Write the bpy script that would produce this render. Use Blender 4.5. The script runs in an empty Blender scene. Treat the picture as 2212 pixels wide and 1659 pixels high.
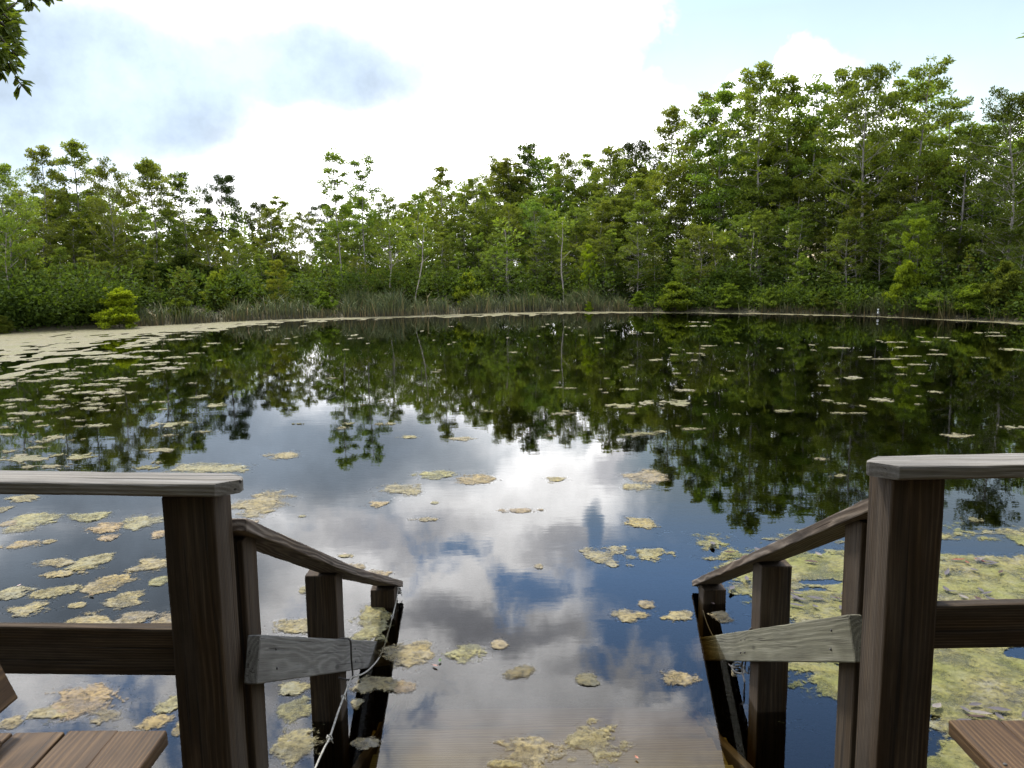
import bpy, bmesh, math, random
import numpy as np
from mathutils import Vector, Matrix, noise as mnoise

scene = bpy.context.scene
COL = scene.collection
R = math.radians

# ------------------------------------------------------------------ camera
LENS, SENSOR = 14.0, 17.3
F = LENS / SENSOR * 2212.0
PITCH, ROLL, CAMH = R(8.1), 0.012, 2.08
ZO = -0.22        # deck timber was surveyed from 0.22 m lower water
FW = np.array([0, math.cos(PITCH), -math.sin(PITCH)])
UP = np.array([0, math.sin(PITCH), math.cos(PITCH)])
RT = np.array([1.0, 0, 0])
CR, SR = math.cos(ROLL), math.sin(ROLL)


def ray(x, y):
    u, v = (x - 1106) / F, (829.5 - y) / F
    return FW + RT * (u * CR + v * SR) + UP * (-u * SR + v * CR)


def on_water(x, y):
    r = ray(x, y)
    return np.array([0, 0, CAMH]) + r * (-CAMH / r[2])


def at_x(x, y, X):
    r = ray(x, y)
    return tuple(np.array([0, 0, CAMH]) + r * (X / r[0]))


cam_d = bpy.data.cameras.new('camera')
cam_d.sensor_width = SENSOR
cam_d.lens = LENS
cam_d.clip_end = 6000
cam_d.clip_start = 0.05
cam = bpy.data.objects.new('camera', cam_d)
COL.objects.link(cam)
cx_, cy_ = RT * CR - UP * SR, RT * SR + UP * CR
cam.matrix_world = Matrix(((cx_[0], cy_[0], -FW[0], 0), (cx_[1], cy_[1], -FW[1], 0),
                           (cx_[2], cy_[2], -FW[2], CAMH), (0, 0, 0, 1)))
scene.camera = cam


# ------------------------------------------------------------------ helpers
def tag(o, label=None, cat=None, group=None, kind=None):
    if label: o['label'] = label
    if cat: o['category'] = cat
    if group: o['group'] = group
    if kind: o['kind'] = kind
    return o


def empty(name, loc=(0, 0, 0), label=None, cat=None, group=None):
    o = bpy.data.objects.new(name, None)
    o.empty_display_size = 0.2
    COL.objects.link(o)
    o.location = loc
    return tag(o, label, cat, group)


def link(name, mesh, parent=None, mat=None, loc=None):
    o = bpy.data.objects.new(name, mesh)
    COL.objects.link(o)
    if mat is not None and not mesh.materials:
        mesh.materials.append(mat)
    if loc is not None: o.location = loc
    if parent is not None: o.parent = parent
    return o


def mesh_from(name, verts, faces, smooth=False):
    me = bpy.data.meshes.new(name)
    me.from_pydata([tuple(v) for v in verts], [], [tuple(f) for f in faces])
    if smooth:
        me.polygons.foreach_set('use_smooth', [True] * len(me.polygons))
    me.update()
    return me


def quad_mesh(name, V):
    """V: (n,4,3) array, one quad leaf each"""
    n = len(V)
    me = bpy.data.meshes.new(name)
    me.vertices.add(n * 4)
    me.vertices.foreach_set('co', V.reshape(-1).astype(np.float32))
    me.loops.add(n * 4)
    me.loops.foreach_set('vertex_index', np.arange(n * 4, dtype=np.int32))
    me.polygons.add(n)
    me.polygons.foreach_set('loop_start', np.arange(0, n * 4, 4, dtype=np.int32))
    me.polygons.foreach_set('loop_total', np.full(n, 4, dtype=np.int32))
    me.update(calc_edges=True)
    return me


class Tubes:
    def __init__(s):
        s.v, s.f = [], []

    def tube(s, pts, rad, sides=6):
        pts = [Vector(p) for p in pts]
        b0 = len(s.v)
        n = len(pts)
        for i, p in enumerate(pts):
            t = (pts[min(i + 1, n - 1)] - pts[max(i - 1, 0)]).normalized()
            a = t.orthogonal().normalized() if abs(t.z) > 0.95 else t.cross(Vector((0, 0, 1))).normalized()
            if abs(t.z) > 0.95: a = (Vector((1, 0, 0)) - t * t.x).normalized()
            b = t.cross(a)
            r = rad[i] if hasattr(rad, '__len__') else rad
            for k in range(sides):
                an = 2 * math.pi * k / sides
                s.v.append(p + a * (r * math.cos(an)) + b * (r * math.sin(an)))
        for i in range(n - 1):
            for k in range(sides):
                q = b0 + i * sides
                s.f.append((q + k, q + (k + 1) % sides, q + sides + (k + 1) % sides, q + sides + k))
        s.f.append(tuple(b0 + (n - 1) * sides + k for k in range(sides)))
        s.f.append(tuple(b0 + sides - 1 - k for k in range(sides)))

    def mesh(s, name):
        return mesh_from(name, s.v, s.f, True)


# ------------------------------------------------------------------ materials
class NT:
    def __init__(s, name):
        s.m = bpy.data.materials.new(name)
        s.m.use_nodes = True
        s.t = s.m.node_tree
        s.t.nodes.clear()
        s.out = s.n('ShaderNodeOutputMaterial')

    def n(s, typ, ins=None, **kw):
        nd = s.t.nodes.new(typ)
        for k, v in kw.items(): setattr(nd, k, v)
        for k, v in (ins or {}).items():
            if isinstance(v, bpy.types.NodeSocket): s.t.links.new(v, nd.inputs[k])
            else: nd.inputs[k].default_value = v
        return nd

    def math(s, op, a, b=0.0, c=None, clamp=False):
        ins = {0: a, 1: b}
        if c is not None: ins[2] = c
        return s.n('ShaderNodeMath', ins, operation=op, use_clamp=clamp).outputs[0]

    def ramp(s, fac, stops, interp='LINEAR'):
        nd = s.n('ShaderNodeValToRGB', {0: fac})
        cr = nd.color_ramp
        cr.interpolation = interp
        while len(cr.elements) < len(stops): cr.elements.new(0.5)
        for e, (p, c) in zip(cr.elements, stops):
            e.position = p
            e.color = (c, c, c, 1) if isinstance(c, (int, float)) else (*c, 1)
        return nd.outputs[0]

    def mix(s, fac, a, b, mode='MIX'):
        nd = s.n('ShaderNodeMix', data_type='RGBA', blend_type=mode)
        for sock, v in ((nd.inputs[0], fac), (nd.inputs[6], a), (nd.inputs[7], b)):
            if isinstance(v, bpy.types.NodeSocket): s.t.links.new(v, sock)
            elif isinstance(v, tuple) and len(v) == 3: sock.default_value = (*v, 1)
            else: sock.default_value = v
        return nd.outputs[2]

    def noise(s, vec, scale, detail=3, rough=0.55, dist=0.0, out=0):
        nd = s.n('ShaderNodeTexNoise', {'Vector': vec, 'Scale': scale, 'Detail': detail,
                                        'Roughness': rough, 'Distortion': dist})
        return nd.outputs[out]

    def vmul(s, v, m):
        return s.n('ShaderNodeVectorMath', {0: v, 1: m}, operation='MULTIPLY').outputs[0]

    def vadd(s, v, m):
        return s.n('ShaderNodeVectorMath', {0: v, 1: m}, operation='ADD').outputs[0]

    def finish(s, shader, vol=None):
        s.t.links.new(shader, s.out.inputs['Surface'])
        if vol is not None: s.t.links.new(vol, s.out.inputs['Volume'])
        return s.m


def wood_material(name, dark, mid, light, ring=70.0, warp=3.0, rough=0.85, crack=0.5, grey=0.0, contrast=0.5, spec=0.2):
    """weathered timber: rings warped along the board's length (object X), fine fibre, drying cracks, silvering"""
    s = NT(name)
    tc = s.n('ShaderNodeTexCoord')
    oi = s.n('ShaderNodeObjectInfo')
    rv = s.n('ShaderNodeCombineXYZ', {0: s.math('MULTIPLY', oi.outputs['Random'], 17.0),
                                      1: s.math('MULTIPLY', oi.outputs['Random'], 0.09),
                                      2: s.math('MULTIPLY', oi.outputs['Random'], -0.05)}).outputs[0]
    p = s.vadd(tc.outputs['Object'], rv)
    pl = s.vmul(p, (0.10, 1, 1))
    # rings
    wv = s.n('ShaderNodeTexNoise', {'Vector': s.vmul(p, (1.3, 6, 6)), 'Scale': 1.0, 'Detail': 2.0})
    off = s.n('ShaderNodeVectorMath', {0: wv.outputs['Color'], 1: (0.5, 0.5, 0.5)}, operation='SUBTRACT').outputs[0]
    pw = s.vadd(s.vadd(p, (0, 0.02, 0.075)), s.vmul(off, (0, 0.02 * warp, 0.02 * warp)))
    sep = s.n('ShaderNodeSeparateXYZ', {0: pw})
    d = s.math('SQRT', s.math('ADD', s.math('POWER', sep.outputs[1], 2), s.math('POWER', sep.outputs[2], 2)))
    rings = s.math('MULTIPLY_ADD', s.math('SINE', s.math('MULTIPLY', d, ring * 6.283)), 0.5, 0.5)
    rings = s.math('POWER', rings, 1.6)
    fib = s.noise(s.vmul(p, (6, 260, 260)), 1.0, 3, 0.6)
    fib2 = s.noise(s.vmul(p, (2.0, 60, 60)), 1.0, 3, 0.6)
    blot = s.noise(s.vmul(p, (2.2, 9, 9)), 1.0, 4, 0.6)
    g = s.math('ADD', s.math('MULTIPLY', rings, 0.45 * contrast),
               s.math('ADD', s.math('MULTIPLY', fib, 0.4), s.math('MULTIPLY', fib2, 0.35)))
    g = s.math('ADD', g, s.math('MULTIPLY', blot, 0.25))
    col = s.ramp(g, [(0.32, dark), (0.58, mid), (0.85, light)])
    if grey > 0:
        gm = s.ramp(s.noise(s.vmul(p, (1.5, 14, 14)), 1.0, 4, 0.65), [(0.38, 0.0), (0.62, grey)])
        gc = s.ramp(g, [(0.3, (0.04, 0.037, 0.034)), (0.6, (0.12, 0.116, 0.11)), (0.85, (0.24, 0.235, 0.225))])
        col = s.mix(gm, col, gc)
    ck = s.noise(s.vmul(p, (1.2, 75, 75)), 1.0, 2, 0.5)
    ckm = s.ramp(ck, [(0.32, 1.0), (0.36, 0.0)])
    ckm = s.math('MULTIPLY', ckm, crack)
    col = s.mix(ckm, col, (0.012, 0.009, 0.007))
    kv = s.n('ShaderNodeTexVoronoi', {'Vector': s.vmul(p, (1.5, 6.5, 6.5)), 'Scale': 1.0}).outputs[0]
    kn = s.ramp(kv, [(0.0, 0.9), (0.055, 0.75), (0.09, 0.0)])
    col = s.mix(kn, col, tuple(c * 0.55 for c in dark))
    st = s.ramp(s.noise(s.vmul(p, (3.0, 5, 5)), 1.0, 5, 0.7), [(0.50, 0.0), (0.72, 0.45)])
    col = s.mix(st, col, tuple(c * 0.9 for c in dark))
    h = s.math('SUBTRACT', s.math('ADD', s.math('MULTIPLY', rings, 0.5 * contrast), s.math('MULTIPLY', fib, 0.5)),
               s.math('MULTIPLY', ckm, 2.0))
    bp = s.n('ShaderNodeBump', {'Strength': 0.55, 'Distance': 0.004, 'Height': h})
    b = s.n('ShaderNodeBsdfPrincipled', {'Base Color': col, 'Roughness': rough, 'Normal': bp.outputs[0],
                                         'Specular IOR Level': spec})
    return s.finish(b.outputs[0])


M = {}
M['dark_wood'] = wood_material('dark_weathered_wood', (0.008, 0.0046, 0.0022), (0.032, 0.0192, 0.0085), (0.086, 0.055, 0.028), ring=130, warp=1.4, grey=0.14, contrast=0.28, crack=0.8)
M['rail_wood'] = wood_material('handrail_wood', (0.022, 0.014, 0.009), (0.072, 0.050, 0.034), (0.16, 0.122, 0.088), ring=75, warp=4.5, grey=0.25, contrast=0.7)
M['cap_wood'] = wood_material('silvered_cap_wood', (0.08, 0.070, 0.056), (0.150, 0.137, 0.118), (0.225, 0.21, 0.188), ring=80, warp=3.0, grey=0.6, crack=0.9, contrast=0.35)
M['grey_wood'] = wood_material('grey_board_wood', (0.05, 0.046, 0.040), (0.122, 0.115, 0.102), (0.205, 0.195, 0.176), ring=75, warp=5.0, grey=0.3, contrast=0.32)
M['mossy_wood'] = wood_material('mossy_board_wood', (0.05, 0.046, 0.03), (0.12, 0.113, 0.078), (0.20, 0.19, 0.14), ring=85, warp=2.2, grey=0.15, contrast=0.34)
M['bench_wood'] = wood_material('stained_bench_wood', (0.016, 0.008, 0.003), (0.052, 0.0275, 0.0105), (0.092, 0.053, 0.0215), ring=110, warp=3.0, rough=0.6, grey=0.0, contrast=0.55, crack=0.5)
M['step_wood'] = wood_material('sunken_step_wood', (0.05, 0.044, 0.018), (0.105, 0.095, 0.042), (0.15, 0.137, 0.065), ring=60, grey=0.0, crack=0.2)


def leaf_material(name, c1, c2, trans=0.3, gloss=0.08, rough=0.65):
    s = NT(name)
    geo = s.n('ShaderNodeNewGeometry')
    oi = s.n('ShaderNodeObjectInfo')
    col = s.mix(geo.outputs['Random Per Island'], c1, c2)
    tc = s.n('ShaderNodeTexCoord')
    big = s.noise(tc.outputs['Object'], 0.9, 2)
    col = s.mix(s.ramp(big, [(0.35, 0.0), (0.65, 0.55)]), col, s.mix(0.5, c2, (c2[0] * 1.2, c2[1] * 1.08, c2[2] * 0.7)))
    col = s.mix(1.0, col, oi.outputs['Color'], 'MULTIPLY')
    vr = s.math('MULTIPLY_ADD', oi.outputs['Random'], 0.42, 0.86)
    hsv = s.n('ShaderNodeHueSaturation', {'Color': col, 'Value': vr,
                                          'Hue': s.math('MULTIPLY_ADD', oi.outputs['Random'], 0.024, 0.494)})
    col = hsv.outputs[0]
    d = s.n('ShaderNodeBsdfPrincipled', {'Base Color': col, 'Roughness': rough, 'Specular IOR Level': gloss})
    t = s.n('ShaderNodeBsdfTranslucent', {'Color': s.mix(1.0, col, (1.5, 1.45, 0.6), 'MULTIPLY')})
    mx = s.n('ShaderNodeMixShader', {0: trans, 1: d.outputs[0], 2: t.outputs[0]})
    return s.finish(mx.outputs[0])


M['leaf'] = leaf_material('broadleaf_foliage', (0.046, 0.066, 0.010), (0.150, 0.190, 0.030), 0.42)
M['pine_leaf'] = leaf_material('pine_needles', (0.022, 0.033, 0.009), (0.058, 0.075, 0.018), 0.15)
M['bay_leaf'] = leaf_material('glossy_evergreen_leaf', (0.05, 0.085, 0.012), (0.12, 0.17, 0.025), 0.45, 0.4, 0.4)


def bark_material(name, c1, c2):
    s = NT(name)
    tc = s.n('ShaderNodeTexCoord')
    oi = s.n('ShaderNodeObjectInfo')
    nz = s.noise(s.vmul(tc.outputs['Object'], (9, 9, 2.2)), 1.0, 4, 0.65)
    col = s.mix(s.ramp(nz, [(0.35, 0.0), (0.65, 1.0)]), c1, c2)
    col = s.mix(1.0, col, oi.outputs['Color'], 'MULTIPLY')
    bp = s.n('ShaderNodeBump', {'Strength': 0.5, 'Distance': 0.03, 'Height': nz})
    b = s.n('ShaderNodeBsdfPrincipled', {'Base Color': col, 'Roughness': 0.9, 'Normal': bp.outputs[0]})
    return s.finish(b.outputs[0])


M['bark'] = bark_material('grey_bark', (0.10, 0.088, 0.074), (0.27, 0.245, 0.215))
M['dark_bark'] = bark_material('dark_bark', (0.04, 0.032, 0.025), (0.12, 0.10, 0.08))


def algae_material(name, base, hi, low, green=None, lace=True):
    s = NT(name)
    tc = s.n('ShaderNodeTexCoord')
    geo = s.n('ShaderNodeNewGeometry')
    pos = geo.outputs['Position']
    oi = s.n('ShaderNodeObjectInfo')
    n1 = s.noise(pos, 3.2, 4, 0.6)
    n2 = s.noise(pos, 38.0, 5, 0.75)
    n3 = s.n('ShaderNodeTexVoronoi', {'Vector': s.vadd(pos, s.vmul(s.noise(pos, 9.0, 3, 0.6, out=1), (0.12, 0.12, 0))), 'Scale': 34.0}).outputs[0]
    col = s.mix(s.ramp(n1, [(0.35, 0.0), (0.65, 1.0)]), base, hi)
    col = s.mix(s.ramp(n2, [(0.38, 0.95), (0.55, 0.0)]), col, low)
    col = s.mix(s.ramp(s.noise(pos, 11.0, 4, 0.7), [(0.48, 0.0), (0.66, 0.6)]), col, (0.18, 0.17, 0.13))
    if green is not None:
        col = s.mix(s.ramp(s.noise(pos, 1.9, 3, 0.6), [(0.4, 0.0), (0.62, 0.75)]), col, green)
    col = s.mix(1.0, col, oi.outputs['Color'], 'MULTIPLY')
    h = s.math('SUBTRACT', s.math('MULTIPLY', n2, 1.2), s.math('MULTIPLY', n3, 0.5))
    bp = s.n('ShaderNodeBump', {'Strength': 0.9, 'Distance': 0.016, 'Height': h})
    b = s.n('ShaderNodeBsdfPrincipled', {'Base Color': col, 'Roughness': 0.7, 'Normal': bp.outputs[0], 'Specular IOR Level': 0.25})
    if lace:
        body = s.n('ShaderNodeAttribute', attribute_name='body').outputs['Fac']
        fine = s.noise(pos, 42.0, 6, 0.72)
        mid_ = s.noise(pos, 12.0, 3, 0.6)
        k = s.math('ADD', s.math('MULTIPLY', body, 1.0), s.math('ADD', s.math('MULTIPLY_ADD', fine, 1.5, -0.75), s.math('MULTIPLY_ADD', mid_, 0.7, -0.35)))
        al = s.n('ShaderNodeMapRange', {0: k, 1: -0.06, 2: 0.16, 3: 0.0, 4: 1.0}).outputs[0]
        thin = s.ramp(s.noise(pos, 5.0, 4, 0.65), [(0.40, 0.5), (0.55, 1.0)])
        al = s.math('MULTIPLY', al, s.math('MAXIMUM', thin, s.math('MULTIPLY', fine, 1.1), clamp=True))
        tr_ = s.n('ShaderNodeBsdfTransparent')
        b = s.n('ShaderNodeMixShader', {0: al, 1: tr_.outputs[0], 2: b.outputs[0]})
    return s.finish(b.outputs[0])


M['algae'] = algae_material('tan_algae', (0.185, 0.158, 0.086), (0.245, 0.195, 0.078), (0.075, 0.063, 0.036))
M['algae_far'] = algae_material('pale_algae', (0.122, 0.105, 0.054), (0.152, 0.126, 0.058), (0.055, 0.047, 0.022), (0.10, 0.095, 0.034), lace=False)
M['algae_green'] = algae_material('yellow_green_algae', (0.155, 0.136, 0.052), (0.19, 0.162, 0.048), (0.048, 0.044, 0.026), (0.125, 0.13, 0.024))


def plain(name, col, rough=0.7, var=0.3, scale=20.0, spec=0.3):
    s = NT(name)
    tc = s.n('ShaderNodeTexCoord')
    nz = s.noise(tc.outputs['Object'], scale, 4, 0.6)
    lo = tuple(c * (1 - var) for c in col)
    hi = tuple(min(1, c * (1 + var)) for c in col)
    c = s.mix(s.ramp(nz, [(0.35, 0.0), (0.65, 1.0)]), lo, hi)
    c = s.mix(1.0, c, s.n('ShaderNodeObjectInfo').outputs['Color'], 'MULTIPLY')
    b = s.n('ShaderNodeBsdfPrincipled', {'Base Color': c, 'Roughness': rough, 'Specular IOR Level': spec})
    return s.finish(b.outputs[0])


M['rope'] = plain('worn_rope', (0.24, 0.225, 0.195), 0.9, 0.4, 90)
M['wire'] = plain('dark_wire', (0.05, 0.045, 0.04), 0.6, 0.4, 60)
M['dead_leaf'] = plain('fallen_leaf', (1.0, 1.0, 1.0), 0.7, 0.2, 60, 0.2)
M['white_paint'] = plain('white_marker', (0.5, 0.5, 0.48), 0.5, 0.1)

# reeds: brown-red dead bases, green grey tips, both plant colours along the blade's own height
s = NT('reed_blades')
geo = s.n('ShaderNodeNewGeometry')
tc = s.n('ShaderNodeTexCoord')
zz = s.n('ShaderNodeSeparateXYZ', {0: tc.outputs['Object']}).outputs[2]
rnd = geo.outputs['Random Per Island']
gcol = s.ramp(rnd, [(0.0, (0.024, 0.038, 0.006)), (0.45, (0.055, 0.075, 0.012)), (0.85, (0.095, 0.105, 0.022)), (1.0, (0.18, 0.125, 0.05))])
bcol = s.ramp(rnd, [(0.0, (0.018, 0.018, 0.006)), (0.6, (0.045, 0.036, 0.012)), (1.0, (0.12, 0.072, 0.028))])
c = s.mix(s.ramp(s.math('ADD', zz, s.math('MULTIPLY', rnd, 0.3)), [(0.15, 0.0), (0.65, 1.0)]), bcol, gcol)
b = s.n('ShaderNodeBsdfPrincipled', {'Base Color': c, 'Roughness': 0.7})
M['reed'] = s.finish(b.outputs[0])

# ground
s = NT('leaf_litter_ground')
geo = s.n('ShaderNodeNewGeometry')
n1 = s.noise(geo.outputs['Position'], 0.7, 5, 0.6)
n2 = s.noise(geo.outputs['Position'], 9.0, 4, 0.6)
c = s.mix(n1, (0.03, 0.024, 0.014), (0.055, 0.06, 0.02))
c = s.mix(s.ramp(n2, [(0.4, 0.0), (0.7, 0.6)]), c, (0.11, 0.075, 0.04))
bp = s.n('ShaderNodeBump', {'Strength': 0.8, 'Distance': 0.08, 'Height': n2})
b = s.n('ShaderNodeBsdfPrincipled', {'Base Color': c, 'Roughness': 0.95, 'Normal': bp.outputs[0]})
M['ground'] = s.finish(b.outputs[0])

# water: mirror by Fresnel over a clear brown body that absorbs with depth
s = NT('pond_water')
geo = s.n('ShaderNodeNewGeometry')
pos = geo.outputs['Position']
n1 = s.noise(s.vmul(pos, (0.8, 1.5, 1)), 2.6, 2, 0.5)
n2 = s.noise(s.vmul(pos, (0.8, 2.2, 1)), 9.0, 2, 0.5)
gust = s.ramp(s.noise(pos, 0.12, 2, 0.5), [(0.35, 0.25), (0.65, 1.0)])
h = s.math('MULTIPLY', gust, s.math('ADD', s.math('MULTIPLY', n1, 1.0), s.math('MULTIPLY', n2, 0.22)))
bp = s.n('ShaderNodeBump', {'Strength': 1.0, 'Distance': 0.0008, 'Height': h})
fr = s.n('ShaderNodeFresnel', {'IOR': 1.333})
gl = s.n('ShaderNodeBsdfGlossy', {'Color': (1, 1, 1, 1), 'Roughness': 0.0, 'Normal': bp.outputs[0]})
tr = s.n('ShaderNodeBsdfTransparent', {'Color': (0.9, 0.88, 0.8, 1)})
mx = s.n('ShaderNodeMixShader', {0: fr.outputs[0], 1: tr.outputs[0], 2: gl.outputs[0]})
va = s.n('ShaderNodeVolumeAbsorption', {'Color': (0.72, 0.63, 0.38, 1), 'Density': 6.5})
M['water'] = s.finish(mx.outputs[0], va.outputs[0])

# ------------------------------------------------------------------ pond, ground, water
SHORE = [(-19.4, 31.5), (-15.5, 34.5), (-10.7, 38.1), (-4.5, 39.9), (2.2, 41.9), (8.8, 39.8), (14.2, 36.7), (19, 30.7),
         (22.5, 25), (24, 17), (23, 9), (17, 3), (9, 0.6), (0, 0.3), (-9, 0.6), (-18, 3), (-25, 10), (-27, 18), (-24, 26)]
SHORE = [(x * .904, y * .904) for x, y in SHORE]
PC = Vector((0, 16.3))


def catmull(pts, k=6):
    out = []
    n = len(pts)
    for i in range(n):
        p0, p1, p2, p3 = (np.array(pts[(i + j - 1) % n], float) for j in range(4))
        for q in range(k):
            t = q / k
            out.append(0.5 * ((2 * p1) + (-p0 + p2) * t + (2 * p0 - 5 * p1 + 4 * p2 - p3) * t * t + (-p0 + 3 * p1 - 3 * p2 + p3) * t ** 3))
    return out


SH = catmull(SHORE)
rng = random.Random(3)
rings = [(0.0, -1.5), (0.5, -1.4), (0.8, -1.2), (0.93, -0.7), (0.985, -0.12), (1.0, 0.03), (1.012, 0.12), (1.05, 0.25), (1.15, 0.4), (1.5, 0.6),
         (2.2, 0.7), (4, 0.8), (10, 0.8), (40, 0.8), (150, 0.8)]
gv, gf = [(PC.x, PC.y, -1.5)], []
n = len(SH)
for f_, z_ in rings[1:]:
    for i in range(n):
        d = SH[i] - np.array(PC)
        amp = 0.0 if f_ < 0.98 else min(0.25, (f_ - 0.97) * 1.2)
        gv.append((PC.x + d[0] * f_, PC.y + d[1] * f_, z_ + amp * rng.uniform(-0.6, 0.6) * (1 if f_ < 3 else 0)))
for i in range(n): gf.append((0, 1 + i, 1 + (i + 1) % n))
for r_ in range(len(rings) - 2):
    a, b_ = 1 + r_ * n, 1 + (r_ + 1) * n
    for i in range(n): gf.append((a + i, b_ + i, b_ + (i + 1) % n, a + (i + 1) % n))
me = mesh_from('ground', gv, gf, True)
bm_ = bmesh.new(); bm_.from_mesh(me); bmesh.ops.recalc_face_normals(bm_, faces=bm_.faces)
if sum(f.normal.z for f in bm_.faces) < 0: bmesh.ops.reverse_faces(bm_, faces=bm_.faces)
bm_.to_mesh(me); bm_.free()
tag(link('ground', me, mat=M['ground']), kind='structure')

top = [(PC.x + (p[0] - PC.x) * 1.03, PC.y + (p[1] - PC.y) * 1.03, 0.0) for p in SH]
wv_ = top + [(x, y, -3.0) for x, y, _ in top]
wf = [tuple(range(n))] + [tuple(range(2 * n - 1, n - 1, -1))] + [(i, n + i, n + (i + 1) % n, (i + 1) % n) for i in range(n)]
me = mesh_from('water', wv_, wf)
bm_ = bmesh.new(); bm_.from_mesh(me); bmesh.ops.recalc_face_normals(bm_, faces=bm_.faces); bm_.to_mesh(me); bm_.free()
tag(link('water', me, mat=M['water']), kind='structure')


def shore_dist(dx, dy):
    """distance from under the camera to the far shore along a horizontal direction"""
    l = math.hypot(dx, dy); dx /= l; dy /= l
    best = 0
    for i in range(n):
        a, b_ = SH[i], SH[(i + 1) % n]
        ex, ey = b_[0] - a[0], b_[1] - a[1]
        den = dx * ey - dy * ex
        if abs(den) < 1e-9: continue
        t = (a[0] * ey - a[1] * ex) / den
        u = (a[0] * dy - a[1] * dx) / den
        if 0 <= u <= 1 and t > best: best = t
    return best


# ------------------------------------------------------------------ trees
def leaf_quads(rs, centers, radii, per, L, W, flat=0.5, up=0.6, droop=0.0):
    M_ = len(centers)
    c = np.repeat(np.asarray(centers), per, axis=0)
    r = np.repeat(np.asarray(radii), per)
    N = len(c)
    d = rs.normal(size=(N, 3)); d /= np.linalg.norm(d, axis=1)[:, None]
    rr = rs.uniform(0.25, 1.0, N) ** 0.6
    p = c + d * (r * rr)[:, None] * np.array([1, 1, flat])
    a = d * np.array([1, 1, 0.5]) + rs.normal(scale=0.5, size=(N, 3)) + np.array([0, 0, 0.25 - droop])
    a /= np.linalg.norm(a, axis=1)[:, None]
    nrm = rs.normal(scale=0.55, size=(N, 3)) + np.array([0, 0, up])
    w = np.cross(a, nrm); w /= np.linalg.norm(w, axis=1)[:, None] + 1e-9
    k = rs.uniform(0.65, 1.3, N)[:, None]
    a = a * L * k; w = w * W * k * 0.5
    nn = np.cross(w, a); nn /= np.linalg.norm(nn, axis=1)[:, None] + 1e-9
    V = np.stack([p, p + a * 0.45 + w + nn * L * 0.06, p + a, p + a * 0.45 - w + nn * L * 0.06], axis=1)
    return V


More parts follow.
